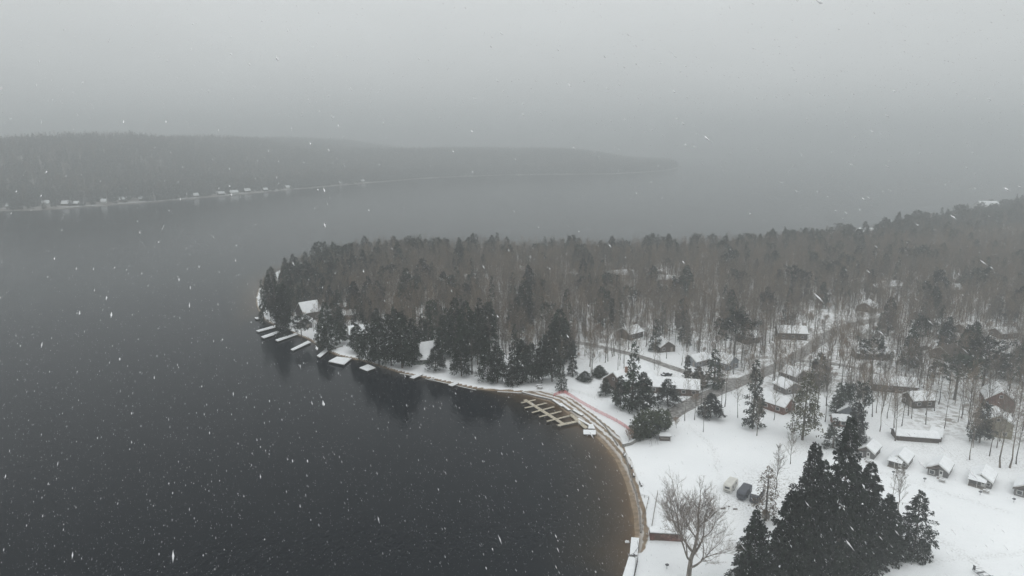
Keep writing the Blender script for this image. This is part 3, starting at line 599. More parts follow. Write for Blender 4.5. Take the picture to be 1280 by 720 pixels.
# bigger houses: pixel of the base centre, width, length, wall, rise, heading
HS = [
 ((786, 481), 10, 17, 3.0, 3.6, -50, 'brown_board', 'big brown lodge by the lake with a brick chimney on its snowy roof', dict(chim=(1.5, -3.5), name='lodge')),
 ((842, 489), 8, 17, 2.6, 2.2, -104, 'brown_board', 'long brown house beside the road just right of the big lodge', {}),
 ((829, 437), 7, 8, 2.6, 2.3, 15, 'dark_board', 'small dark cottage right of the tall spruce above the side road', {}),
 ((872, 455), 7, 9, 2.5, 2.0, -58, 'blue_board', 'pale grey cottage with a snowy roof on the far side of the side road', {}),
 ((904, 458), 8.5, 10, 3.0, 2.8, -140, 'blue_board', 'grey gabled garage with a steep snowy roof near the road junction', dict(windows=True)),
 ((988, 422), 9, 14, 3.2, 2.6, -98, 'dark_board', 'long dark brown house with a snowy roof above the road bend', {}),
 ((934, 427), 8, 9, 2.8, 2.2, -70, 'dark_board', 'dark cottage half hidden by a pine left of the long dark house', {}),
 ((971, 511), 7.5, 10, 2.8, 2.4, 38, 'red_board', 'reddish brown cottage at the edge of the snowy field', {}),
 ((992, 474), 7.5, 7.5, 2.6, 2.3, 30, 'grey_board', 'grey cottage just below the road junction', {}),
 ((984, 489), 8, 7, 2.4, 2.0, 20, 'grey_board', 'low grey cottage in front of another grey one, left of the olive pine', {}),
 ((1062, 521), 7, 9, 2.8, 2.6, -32, 'blue_board', 'blue grey gabled cottage behind the small dark conifer', {}),
 ((1051, 530), 5, 6, 2.0, 1.2, -100, 'red_board', 'low reddish shed attached in front of the blue grey cottage', {}),
 ((1080, 422), 5.5, 6, 2.6, 2.6, 8, 'white_board', 'little white gabled cottage with a steep roof in the woods', {}),
 ((1088, 447), 7, 15, 2.6, 1.5, -95, 'brown_board', 'long low brown house with a strip of snow on its roof', dict(snow=(1,))),
 ((1116, 487), 8, 16, 2.8, 2.4, -107, 'brown_board', 'long brown house with a broad white roof behind the bare trunks', {}),
 ((1147, 506), 7, 8.5, 2.8, 2.2, -84, 'dark_board', 'dark cottage with a white roof and a deck, above the low L shaped shed', {}),
 ((1182, 447), 9, 11, 3.0, 2.8, -60, 'brown_board', 'brown house with a bare brown roof in the woods', dict(snow=False)),
 ((1245, 508), 9.5, 11, 4.0, 3.6, -24, 'red_board', 'tall reddish brown house with a snowy porch behind the olive one', {}),
 ((1243, 541), 8.8, 8.5, 4.8, 2.6, -28, 'tan_board', 'two storey olive tan house with a snowy gable roof', dict(name='two_storey_house', door=False)),
 ((1176, 410), 7, 9, 2.6, 1.8, -88, 'white_board', 'pale house with a white roof among the dense trees', {}),
 ((1204, 415), 7, 8, 2.6, 2.0, -60, 'brown_board', 'small brown house right of the pale house in the dense trees', {}),
 ((1254, 421), 8, 10, 2.6, 2.0, -80, 'brown_board', 'brown house by the right edge with a snowy roof in the dense trees', {}),
 ((1112, 362), 9, 12, 3, 2.2, -80, 'white_board', 'white house with a snowy roof in the distant woods', {}),
 ((1098, 366), 7, 8, 2.6, 2, -20, 'grey_board', 'small grey house left of the distant white house', {}),
 ((1190, 366), 8, 10, 2.8, 2.2, -70, 'grey_board', 'grey house in a small snowy clearing of the distant woods', {}),
 ((1083, 388), 8, 9, 2.8, 2.2, -40, 'brown_board', 'brown house in the woods behind the snowy clearing', {}),
 ((1155, 400), 7, 9, 2.8, 2.2, -75, 'brown_board', 'brown house deep in the woods left of the pale one', {}),
 ((772, 348), 9, 12, 3, 2.4, -70, 'white_board', 'white house peeking out of the middle of the woods', {}),
 ((833, 354), 8, 11, 3, 2.2, -100, 'grey_board', 'long grey house with white roof in a gap in the woods', {}),
 ((826, 346), 7, 8, 3, 2.0, -20, 'grey_board', 'small house tucked behind the long grey one in the woods', {}),
 ((715, 348), 6, 7, 2.6, 2, -30, 'grey_board', 'leftmost of two tiny white roofed houses in the far woods', {}),
 ((737, 350), 6, 7, 2.6, 2, -80, 'grey_board', 'right one of two tiny white roofed houses in the far woods', {}),
 ((652, 342), 7, 9, 2.8, 2, -80, 'grey_board', 'house with a snowy roof near the back of the wooded point', {}),
 ((560, 358), 8, 12, 3, 2.4, -75, 'grey_board', 'grey house with a snowy roof in the left part of the woods', {}),
 ((588, 353), 7, 9, 3, 2.2, -60, 'brown_board', 'brown house right of the grey one in the left part of the woods', {}),
 ((787, 421), 8, 9, 2.8, 2.2, -50, 'dark_board', 'dark cottage among bare trunks above the lodge', {}),
 ((1075, 357), 7, 9, 2.8, 2, -60, 'white_board', 'white cottage among trees left of the distant white house', {}),
 ((386, 398), 9, 9, 4.2, 4.4, -48, 'dark_board', 'big lakeside house with a broad snowy roof near the tip of the point', dict(name='lakeside_house')),
 ((381, 408), 7, 7, 2.8, 2.2, 15, 'grey_board', 'low wing with a snowy roof in front of the big house at the tip', {}),
 ((366, 376), 6, 8, 4.2, 4.2, 10, 'dark_board', 'tall narrow snowy roofed cottage behind the big house at the tip', {}),
 ((428, 398), 6, 13, 2.6, 1.8, -84, 'brown_board', 'long low brown cottage with a snowy roof right of the tip house', {}),
 ((432, 388), 5.5, 12, 2.6, 1.6, -86, 'brown_board', 'long brown cottage standing behind another long one near the tip', {}),
 ((451, 422), 8, 10, 3.0, 2.8, -72, 'dark_board', 'shoreline cottage with a bright white roof between dark conifers', {}),
 ((537, 448), 7, 9, 2.4, 4.6, -62, 'green_board', 'green shoreline cottage with a steep white roof behind a conifer', dict(name='steep_roofed_cottage')),
 ((526, 454), 4, 6, 1.9, .9, -75, 'green_board', 'low green lean-to with a flat snowy roof beside the steep cottage', {}),
 ((322, 404), 4, 6, 2.0, .8, 5, 'tan_board', 'tan boathouse with a snowy roof at the very tip of the point', dict(name='boathouse', cat='boathouse')),
 ((1085, 299), 15, 20, 8, 2.4, -86, 'white_board', 'large pale lakeside building at the end of the far woods', dict(name='lakeside_hall', cat='building')),
 ((1071, 300), 11, 11, 4, 2, -80, 'white_board', 'low pale annex left of the large lakeside building', {}),
 ((1232, 270), 19, 24, 11, 7, -84, 'white_board', 'tall white boathouse building on the far right shore', dict(name='shore_house')),
 ((1219, 271), 14, 18, 5, 3.0, -84, 'white_board', 'low white wing left of the tall building on the far right shore', {}),
 ((1182, 281), 7, 9, 3, 2.0, -70, 'white_board', 'tiny white cottage among far conifers on the right shore', {}),
]
for px_, w_, l_, hw_, ri_, ro_, wm_, lab, kw in HS:
    kw = dict(kw); k_ = .87 if (px_[0] > 850 and px_[1] > 400) else 1; w_ *= k_; l_ *= k_; ri_ *= k_; house(px_, w_, l_, hw_, ri_, ro_, wm_, lab, **kw)
# low L shaped shed
p = G(1143, 548); e_ = house((1143, 548), 5, 11.5, 1.5, 1.0, -101, 'dark_board', 'long low dark shed bent like an L behind the cabins', 'shed', 'shed', door=False, trim=False, windows=False, over=.3)
q_ = G(1170, 546); mbx = MB(); e2 = e_
w2 = MB().box((0, 0, .75), (3.2, 7.5, 1.8)).build('wing', M['dark_board'], e_); inv = Matrix.Rotation(-R_(-101), 3, 'Z'); w2.location = inv @ (Vector(q_) - Vector(p)); w2.rotation_euler = (0, 0, R_(-35 + 101))
MB().box((0, 0, 1.75), (3.5, 7.8, .22)).build('snow_cover', M['snow'], w2); taken.append((q_.x, q_.y, 5))

# long low rust brown shed at the bottom
p = G(833, 676); e_ = empty('storage_shed', p, R_(-6), 'long low rust brown shed with snow on its roof behind the big bare tree', 'shed')
MB().box((0, 1.2, .75), (7.2, 2.4, 1.7)).build('wall', M['rust'], e_); MB().box((0, 1.2, 1.68), (7.4, 2.6, .16)).build('roof', M['shingle'], e_); MB().box((0, 1.25, 1.86), (7.3, 2.5, .2)).build('snow_cover', M['snow'], e_)
MB().box((-2, -.04, .7), (1.2, .06, 1.35)).build('door', M['brown_board'], e_); taken.append((p.x, p.y, 6))
# beach kiosk with swing frame
p = G(831, 551); e_ = empty('kiosk', p, R_(-4), 'small dark kiosk with a flat snowy roof on the field by the cedars', 'kiosk')
MB().box((0, .8, .65), (2.9, 1.7, 1.5)).build('wall', M['dark_board'], e_); MB().box((0, -.08, .75), (2.3, .06, .5)).build('hatch', M['greywood'], e_)
for x in (-1.5, 1.5): MB().box((x, -.35, .8), (.12, .12, 1.7)).build('post', M['greywood'], e_)
rf = MB().box((0, .5, 1.68), (3.6, 2.6, .12)).build('roof', M['shingle'], e_); MB().box((0, .5, 1.84), (3.5, 2.5, .18)).build('snow_cover', M['snow'], rf)
p = G(817, 556); e_ = empty('swing_frame', p, R_(25), 'thin metal A frame standing on the snow left of the kiosk', 'frame')
for x in (-1.1, 1.1):
    for y in (-.7, .7): MB().tube([(x, y, 0), (x, 0, 1.9)], .035, 5).build('leg', M['metal'], e_)
MB().tube([(-1.3, 0, 1.9), (1.3, 0, 1.9)], .04, 5).build('crossbar', M['metal'], e_)

# vehicles in the field
def trailer(px_, mt, lab, rz, l=5.4, snow=False):
    p = G(*px_); e_ = empty('camper_trailer', p, R_(rz), lab, 'trailer', 'camper trailers parked on the snow')
    b_ = MB(); prof = [(-l / 2, .45), (l / 2 - .25, .45), (l / 2, 1.0), (l / 2 - .05, 2.0), (l / 2 - .4, 2.35), (-l / 2 + .35, 2.4), (-l / 2, 2.1)]
    n_ = len(prof); vs = [(-1.05, y, z) for y, z in prof] + [(1.05, y, z) for y, z in prof]
    b_.add(vs, [tuple(range(n_)), tuple(range(2 * n_ - 1, n_ - 1, -1))] + [(i, n_ + i, n_ + (i + 1) % n_, (i + 1) % n_) for i in range(n_)][::1])
    b_.build('body', M[mt], e_)
    MB().box((0, 0, 2.44 if snow else 2.41), (1.9, l - .9, .14 if snow else .03)).build('roof_panel', M['snow' if snow else mt], e_)
    for s_ in (-1, 1):
        window(e_, (s_ * 1.06, l * .2, 1.6), .9, .5, s_ * math.pi / 2, mt); window(e_, (s_ * 1.06, -l * .25, 1.6), .8, .5, s_ * math.pi / 2, mt)
        wv = MB().tube([(s_ * .85, -.2, .33), (s_ * 1.02, -.2, .33)], .33, 14).build('wheel', M['rubber'], e_)
    window(e_, (0, -l / 2 - .03, 1.55), 1.2, .5, 0, mt)
    MB().box((0, -l / 2 - .04, .75), (1.7, .06, .12)).build('bumper', M['metal'], e_)
    MB().tube([(-.6, l / 2 - .2, .5), (0, l / 2 + 1.2, .5)], .04, 5).tube([(.6, l / 2 - .2, .5), (0, l / 2 + 1.2, .5)], .04, 5).build('tow_bar', M['metal'], e_)
trailer((913, 612), 'trailer_white', 'cream white camper trailer, leftmost of the three parked on the snow', -36, 5.2)
trailer((930, 620.5), 'trailer_dark', 'dark grey camper trailer in the middle of the three on the snow', -36, 5.8)
trailer((946, 625), 'trailer_dark', 'dark camper trailer with a snowy roof beside the brownish conifer', -36, 5.4, True)
# snow covered car in the lodge yard
def car(px_, rz, lab, paint='car_dark', snowy=True):
    p = G(*px_); e_ = empty('parked_car', p, R_(rz), lab, 'car'); b_ = MB()
    b_.box((0, 0, .62), (1.75, 4.3, .55)); b_.build('body', M[paint], e_)
    c_ = MB(); c_.add([(-.8, -1.5, .9), (.8, -1.5, .9), (.8, 1.0, .9), (-.8, 1.0, .9), (-.65, -1.1, 1.42), (.65, -1.1, 1.42), (.65, .4, 1.42), (-.65, .4, 1.42)], [(0, 1, 5, 4), (1, 2, 6, 5), (2, 3, 7, 6), (3, 0, 4, 7), (4, 5, 6, 7)])
    c_.build('cabin_glass', M['glass'], e_)
    if snowy: MB().box((0, -.35, 1.52), (1.35, 1.6, .18)).box((0, 1.55, .97), (1.6, 1.1, .14)).box((0, -1.85, .96), (1.6, .55, .12)).build('snow_cover', M['snow'], e_)
    for x in (-.85, .85):
        for y in (-1.35, 1.4): MB().tube([(x - .1, y, .33), (x + .1, y, .33)], .33, 12).build('wheel', M['rubber'], e_)
    taken.append((p.x, p.y, 5))
car((833, 470), -62, 'snow covered car parked in the white yard behind the lodge')
car((1158, 437), -80, 'dark car standing on the snow left of the house with the bare roof', snowy=False)
car((1015, 447), -40, 'dark car on the snow by the road junction') if False else None

# ------------------------------------------------------------------ docks and waterfront
def poly_dock(pts, z, label, wood='dockwood', snow=False, name='dock', th=.18, posts=True, group=None):
    ps = [P(x, y, z) for x, y in pts]; c = sum(ps, Vector()) / len(ps); e_ = empty(name, (c.x, c.y, 0), 0, label, 'dock', group)
    lp = [(q.x - c.x, q.y - c.y) for q in ps]
    d = MB().prism(lp, z - th, z).build('deck', M[wood], e_)
    if snow: MB().prism([(x * .985, y * .985) for x, y in lp], z + .003, z + .16).build('snow_cover', M['snow'], d)
    if posts:
        for x, y in lp: MB().tube([(x * .96, y * .96, -1.6), (x * .96, y * .96, z + .25)], .07, 6).build('post', M['greywood'], e_)
    taken.append((c.x, c.y, 3)); return e_
poly_dock([(410, 452), (430, 456), (440, 448), (421, 446)], .7, 'square snow covered dock, larger left one of two below the white lawn', 'greywood', True)
poly_dock([(449, 460), (459, 464), (470, 460), (460, 455.5)], .7, 'square snow covered dock standing right of the larger one', 'greywood', True)
poly_dock([(512, 472), (517, 473.5), (529, 468), (524, 466.5)], .7, 'narrow snow covered dock below the steep green cottage', 'greywood', True)
poly_dock([(363, 437), (366, 438.5), (389, 428), (385, 426)], .6, 'thin snowy dock in front of the white lawn near the tip', 'greywood', True)
poly_dock([(326, 421), (330, 423), (360, 413), (355, 411)], .6, 'longer snowy dock slanting out at the tip of the point', 'greywood', True)
poly_dock([(320, 413.5), (323, 415), (350, 408), (346, 406)], .6, 'snowy dock second from the front at the tip of the point', 'greywood', True)
poly_dock([(318, 397), (320, 399), (330, 398), (328, 396)], .6, 'small snowy swim platform by the tan boathouse', 'greywood', True)
poly_dock([(320, 372), (321, 373.3), (328, 372.5), (327, 371.5)], .6, 'tiny snowy dock on the outer side of the tip', 'greywood', True)
poly_dock([(344, 425), (347, 427), (373, 418), (369, 416.5)], .6, 'short snowy dock below the big dark conifers near the tip', 'greywood', True)
poly_dock([(560, 481), (565, 483), (573, 479.5), (568, 478)], .6, 'tiny snowy dock under the conifers right of the steep cottage', 'greywood', True)
poly_dock([(396, 445), (400, 447), (411, 438), (407, 436)], .6, 'tiny snowy dock left of the two square docks', 'greywood', True)
poly_dock([(729, 543), (745, 543.5), (745, 538), (729, 537.5)], .55, 'rectangular swim raft covered with snow at the beach', 'greywood', True, 'swim_raft')
poly_dock([(735, 536), (744, 536.2), (741, 530), (736, 531)], .55, 'small snowy landing just behind the swim raft', 'greywood', True, 'landing', posts=False)
poly_dock([(712, 518.5), (715, 517), (735, 534), (731, 536)], .62, 'bare wooden walkway leading down to the swim raft', 'dockwood', False)
# comb shaped marina dock
sp0, sp1 = P(656, 499.5, .55), P(705, 530.5, .55); ax_ = (sp1 - sp0); Ls = ax_.length; ang = math.atan2(ax_.y, ax_.x)
e_ = empty('marina_dock', (sp0.x, sp0.y, 0), 0, 'pale wooden comb shaped dock with side fingers in the shallow water', 'dock')
w_ = MB().box((Ls / 2, 0, .5), (Ls, 1.25, .16)); o = w_.build('walkway', M['dockwood'], e_); o.rotation_euler = (0, 0, ang)
fing = [((651.5, 503.5), (669.5, 499.7)), ((656, 510), (683.5, 503.8)), ((665, 515.8), (692.5, 508.5)), ((674, 521.2), (701.5, 514.2)), ((683.5, 526.8), (712, 519.7)), ((697, 532), (721.5, 526.7))]
for i, (a, b2) in enumerate(fing):
    A, B = P(*a, .58) - sp0, P(*b2, .58) - sp0; A.z = B.z = 0; mid = (A + B) / 2; d = B - A
    o = MB().box((0, 0, 0), (d.length, .72 if i < 5 else 1.3, .14)).build('finger', M['dockwood'], e_); o.location = (mid.x, mid.y, .585 + .004 * i); o.rotation_euler = (0, 0, math.atan2(d.y, d.x))
    for q in (A, B): MB().tube([(q.x, q.y, -1.2), (q.x, q.y, .95)], .06, 6).build('pile', M['greywood'], e_)
# loose stacked dock sections on the beach
for i, (a, b2) in enumerate([((690, 498), (703, 507)), ((700, 503), (712, 512)), ((722, 522), (738, 531)), ((716, 512), (728, 519))]):
    A, B = G(*a), G(*b2); m_ = (A + B) / 2; d = B - A
    e_ = empty('dock_section', (m_.x, m_.y, m_.z), math.atan2(d.y, d.x), ['greyish dock section lying by the end of the grey sea wall', 'snowy dock section lying on the beach below the pink netting', 'dock section lying between the walkway and the beach track', 'short dock section lying above the head of the walkway'][i], 'dock section', 'dock sections pulled up on the beach')
    MB().box((0, 0, .3), (d.length, 1.1, .16)).build('deck', M['greywood'], e_); MB().box((0, .1, .42), (d.length * .95, .8, .07)).build('snow_cover', M['snow'], e_)
    for s_ in (-1, 1): MB().box((s_ * d.length * .35, 0, .1), (.12, 1.1, .3)).build('beam', M['greywood'], e_)
def wall_run(pts, h, th, name, mt, label, cat='wall', zb=-.6, cap=True):
    ps = [G(x, y) for x, y in pts]; c = ps[0]; e_ = empty(name, (c.x, c.y, c.z), 0, label, cat); mb = MB(); sn = MB()
    for a, b2 in zip(ps, ps[1:]):
        a, b2 = a - c, b2 - c; d = b2 - a; m_ = (a + b2) / 2; z0 = max(a.z, b2.z)
        mb.box((m_.x, m_.y, (h + zb) / 2 + z0), (Vector((d.x, d.y)).length + th * .8, th, h - zb), math.atan2(d.y, d.x))
        sn.box((m_.x, m_.y, h + z0 + .063), (Vector((d.x, d.y)).length + th * .5, th * .8, .12), math.atan2(d.y, d.x))
    mb.build('masonry' if mt in ('concrete', 'rock') else 'boards', M[mt], e_)
    if cap: sn.build('snow_cover', M['snow'], e_)
wall_run([(653, 489.5), (672, 494.5), (690, 498.5)], .55, .5, 'sea_wall', 'greywood', 'grey timber sea wall ending beside the comb shaped dock', zb=-1.2)
wall_run([(595, 485), (622, 487.5), (652, 489.3)], .35, .4, 'sea_wall', 'greywood', 'low timber sea wall under the shoreline conifers left of the comb dock', zb=-1.2)
wall_run([(460, 453.5), (478, 458), (500, 464.5), (520, 468)], .3, .4, 'sea_wall', 'greywood', 'low timber sea wall right of the two square docks', zb=-1.2)
wall_run([(532, 471), (560, 477), (595, 485)], .3, .4, 'sea_wall', 'greywood', 'low timber sea wall right of the narrow snowy dock', zb=-1.2)
wall_run([(413, 437.5), (428, 433)], .5, .35, 'retaining_wall', 'greywood', 'short dark timber retaining wall crossing the white lawn by the square dock')
wall_run([(779, 558.5), (789, 556), (797, 551), (803, 549)], .9, .5, 'stone_wall', 'concrete', 'curved grey stone wall below the cedar bushes')
wall_run([(745, 522), (756, 533), (765, 545), (772, 556)], .25, .3, 'curb_wall', 'greywood', 'low brown timber edging along the upper beach track', cap=False)
wall_run([(780, 565), (785, 580), (790, 600), (796, 617), (800, 640), (801, 663)], .3, .35, 'timber_edging', 'greywood', 'low timber edging between the lower beach and the white field', cap=False)
# railings, waterfront deck
def railing(pts, h, label, name='railing', mt='greywood', n=None, cat='fence', rails=2, gap=2.0, group=None):
    ps = [G(x, y) for x, y in pts]; c = ps[0]; e_ = empty(name, c, 0, label, cat, group); rb = MB()
    for a, b2 in zip(ps, ps[1:]):
        a, b2 = a - c, b2 - c; d = b2 - a; k = max(1, int(d.length / gap))
        for r_ in range(rails): rb.tube([a + Vector((0, 0, h * (1 - r_ * .42))), b2 + Vector((0, 0, h * (1 - r_ * .42)))], .035, 4)
        for i in range(k + (b2 is ps[-1] - c)):
            q = a + d * (i / k); MB().box((q.x, q.y, q.z + h / 2), (.09, .09, h + .1)).build('post', M[mt], e_)
    rb.build('rail', M[mt], e_); return e_
railing([(811, 624), (806, 645), (802, 667)], .9, 'thin left railing of the snowy path at the beach')
railing([(822, 618), (818, 640), (814, 664), (812, 676)], 1.1, 'darker right railing of the snowy path at the beach', rails=3)
railing([(800, 619), (811, 624)], .8, 'short double rail gate at the top of the beach path', gap=1.0)
railing([(714, 489), (735, 495), (760, 504)], .9, 'faint thin post fence across the lodge lawn', mt='trim', gap=2.5)
railing([(1055, 470), (1085, 475), (1110, 482)], .9, 'dark rail fence along the lane in the woods') 
railing([(908, 491), (935, 499), (962, 508)], 1.0, 'dark rail fence between the road and the snowy field')
railing([(1112, 629), (1128, 631), (1140, 632)], .5, 'low dark rail behind the lone spruce', rails=1)
for pts, lab in (([(789, 672), (799, 673), (797, 694), (787, 694)], 'upper snow covered concrete boat deck at the bottom edge'), ([(786, 696), (795, 697), (790, 740), (772, 740)], 'lower snow covered boat deck cut by the bottom edge')):
    poly_dock(pts, 1.0, lab, 'concrete', True, 'boat_deck', th=.9, posts=False)
railing([(796, 674), (798, 686), (792, 696), (785, 694)], .95, 'dark metal railing around the upper boat deck', mt='metal', gap=1.2, cat='railing')
railing([(793, 699), (797, 703), (793, 722), (790, 734)], 1.2, 'dark metal railing of the lower boat deck at the bottom edge', mt='metal', gap=.9, rails=3, cat='railing')
p = P(784, 676, .4); e_ = tag(MB().box((0, 0, 0), (.9, .5, .3)).box((0, 0, .2), (.7, .4, .12)).build('mooring_float', M['snow']), 'small white float in the water beside the upper boat deck', 'float'); e_.location = (p.x, p.y, .1)

# pink snow fence netting
ps = spline([G(x, y) for x, y in [(692, 495), (704, 491.5), (712, 495), (728, 505), (745, 514.5), (762, 523), (776, 531), (787, 540), (790, 548)]], 10)
e_ = empty('snow_fence', ps[0], 0, 'long pink plastic snow fence sagging across the lawn above the beach', 'fence'); nb_ = MB(); c = ps[0]
for i in range(len(ps) - 1):
    a, b2 = ps[i] - c, ps[i + 1] - c
    for h_ in np.linspace(.08, 1.15, 8): nb_.tube([a + Vector((0, 0, h_ - .08 * math.sin(i * 2.1))), b2 + Vector((0, 0, h_ - .08 * math.sin((i + 1) * 2.1)))], .022, 3, cap=False)
    d = b2 - a
    for k in range(4): q = a + d * k / 4; nb_.tube([q + Vector((0, 0, .05)), q + Vector((.02, 0, 1.12))], .022, 3, cap=False)
    if i % 8 == 0: MB().tube([a + Vector((0, 0, 0)), a + Vector((0, 0, 1.35))], .03, 5).build('stake', M['metal'], e_)
nb_.build('netting', M['pink_net'], e_)

# benches, chairs, grills
for i, (x, y, lab) in enumerate([(781, 569, 'snowy bench below the curved stone wall, topmost of the field edge'), (789.5, 583.5, 'second dark bench down the edge of the beach field'), (792, 593.5, 'third dark bench down the edge of the beach field'), (801, 606, 'lowest dark bench down the edge of the beach field')]):
    e_ = empty('bench', G(x, y), R_(70 + i * 8), lab, 'bench', 'benches facing the beach')
    MB().box((0, 0, .45), (1.6, .5, .07)).build('seat', M['greywood'], e_); MB().box((0, .28, .8), (1.6, .07, .5)).build('backrest', M['greywood'], e_)
    for s_ in (-1, 1): MB().box((s_ * .65, 0, .2), (.08, .45, .45)).build('leg', M['metal'], e_)
    MB().box((0, -.03, .53), (1.4, .4, .08)).build('snow_cover', M['snow'], e_)
for x, y, lab in [(1155.5, 602.5, 'charcoal grill on a post before the middle cabin'), (1116.5, 594, 'charcoal grill on a post behind the thin pole tree'), (1225, 619, 'charcoal grill on a post before the second cabin from the right'), (1267, 628, 'charcoal grill on a post near the right edge'), (833.5, 711, 'small dark grill standing left of the big bare tree'), (1000.5, 447, 'dark mailbox on a post by the road junction')]:
    mb_ = 'mailbox' in lab
    e_ = empty('mailbox' if mb_ else 'charcoal_grill', G(x, y), R_(20), lab, 'mailbox' if mb_ else 'grill', None if mb_ else 'charcoal grills on posts')
    MB().tube([(0, 0, -.1), (0, 0, .85)], .05, 6).build('post', M['metal'], e_)
    MB().box((0, 0, .95), (.62, .5, .26)).build('box' if mb_ else 'firebox', M['metal'], e_); MB().box((.34, 0, 1.02), (.2, .06, .06)).build('flag' if mb_ else 'handle', M['metal'], e_)
for x, y, lab in [(904, 637, 'left of two low dark planks on the snow before the trailers'), (919, 637.3, 'right of two low dark planks on the snow before the trailers')]:
    tag(MB().box((0, 0, .12), (1.1, .28, .22)).box((.05, .02, .26), (.9, .2, .06)).build('wooden_beam', M['greywood']), lab, 'beam').location = G(x, y)
e_ = empty('sign_post', G(911, 637.3), 0, 'short post with a small board between the two dark planks', 'sign'); MB().box((0, 0, .4), (.09, .09, 1)).build('post', M['greywood'], e_); MB().box((0, -.05, .85), (.6, .05, .3)).build('board', M['greywood'], e_)
# dinghy trailer with its guard rails at the bottom right
e_ = empty('boat_trailer', G(1231, 722), R_(12), 'open boat trailer with snow lying on its frame at the bottom right edge', 'trailer')
MB().tube([(-1.1, -3, .5), (-1.0, 1.9, .5), (-.6, 2.5, .5)], .05, 6).build('frame_rail', M['metal'], e_); MB().tube([(1.1, -3, .5), (1.0, 1.9, .5), (.3, 2.5, .5)], .05, 6).build('frame_rail', M['metal'], e_)
for y in (-2, -.4, 1.0): MB().box((0, y, .55), (2.0, .16, .14)).build('cross_bar', M['metal'], e_); MB().box((.1, y + .45, .62), (1.1, .6, .3)).build('snow_pile', M['snow'], e_)
MB().box((-.45, 2.2, .9), (.16, .5, 1.0)).build('winch_post', M['metal'], e_)
for x in (-1.25, 1.25): MB().tube([(x - .1, -.6, .33), (x + .1, -.6, .33)], .33, 12).build('wheel', M['rubber'], e_)
tag(MB().tube([(0, 0, 0), (0, 0, .45), (0, 0, 1.3), (0, 0, 1.75)], [.9, .95, .8, .35], 14).build('boulder', M['rock']), 'rounded brownish boulder under the brown conifer by the trailers', 'boulder').location = G(957, 647)
# picnic benches stacked in the shore lawn
for x, y, lab in [(674, 483.5, 'upper snowy picnic table on the lawn by the sea wall'), (675, 486, 'lower snowy picnic table on the lawn by the sea wall'), (540, 472.5, 'snowy bench on the shore lawn under the conifer right of the steep cottage')]:
    e_ = empty('picnic_table', G(x, y), R_(-15), lab, 'picnic table', 'picnic tables on the shore'); MB().box((0, 0, .72), (1.9, .75, .07)).build('tabletop', M['greywood'], e_); MB().box((0, 0, .83), (1.8, .7, .14)).build('snow_cover', M['snow'], e_)
    for s_ in (-1, 1): MB().box((0, s_ * .7, .42), (1.9, .25, .06)).build('bench', M['greywood'], e_); MB().box((s_ * .7, 0, .35), (.09, 1.2, .08)).box((s_ * .7, 0, .2), (.09, .09, .9)).build('leg', M['greywood'], e_)

# ------------------------------------------------------------------ named trees
def place(px_, ytop, meshes, Hm, label, name='conifer_tree', wide=1.0, group=None, cat=None, rmin=2.0, rz=None, loc=None, Rm=None, R=None):
    p = G(*px_); h = height_to(p, ytop); sc = h / Hm
    if R: wide = R / (Rm * sc)
    taken.append((p.x, p.y, rmin))
    return tree(name, p, meshes, sc, random.uniform(0, 6.28) if rz is None else rz, label, group, wide, cat)
NR = (7.4, 8.2, 6.6)
for x, y, yt, R, k, lab in [
    (938, 752, 638, 5.0, 0, 'broad dark hemlock at the bottom left corner of the foreground clump'),
    (1003, 738, 553, 6.2, 1, 'tall dark hemlock with a ragged top, left peak of the foreground clump'),
    (1043, 722, 521, 5.6, 2, 'tallest pointed dark hemlock in the middle of the foreground clump'),
    (1076, 704, 578, 5.9, 0, 'dark hemlock on the right side of the foreground clump'),
    (1104, 694, 618, 4.6, 2, 'shorter dark hemlock at the right edge of the foreground clump'),
    (975, 790, 612, 6.5, 1, 'dark hemlock in the lower front of the foreground clump'),
    (1020, 690, 575, 5.5, 0, 'dark hemlock filling the back of the foreground clump')]:
    place((x, y), yt, near[k], 26, lab, 'hemlock_tree', Rm=NR[k], R=R, cat='conifer', group='dark foreground conifer clump', rmin=5)
place((1142, 692), 613, lone, 16, 'lone dark spruce standing free on the snow right of the clump', 'spruce_tree', Rm=4.4, R=4.1, rmin=6, cat='conifer')
place((1003, 550), 466, olive, 20, 'olive green pine with a thinning crown at the edge of the field', 'pine_tree', Rm=5, R=5.6, rmin=5, cat='pine')
place((957, 650), 583, brown, 13, 'sparse brownish larch beside the dark trailers', 'larch_tree', Rm=2.8, R=3.3, rmin=4, cat='larch')
HRm = (4.6, 5.2, 4.0, 5.6); SRm = (2.9, 3.5, 2.4); PRm = (4.4, 5.0)
def sp_(k): return spr[k], 16, SRm[k]
def he_(k): return hem[k], 18, HRm[k]
def pi_(k): return pin[k], 20, PRm[k]
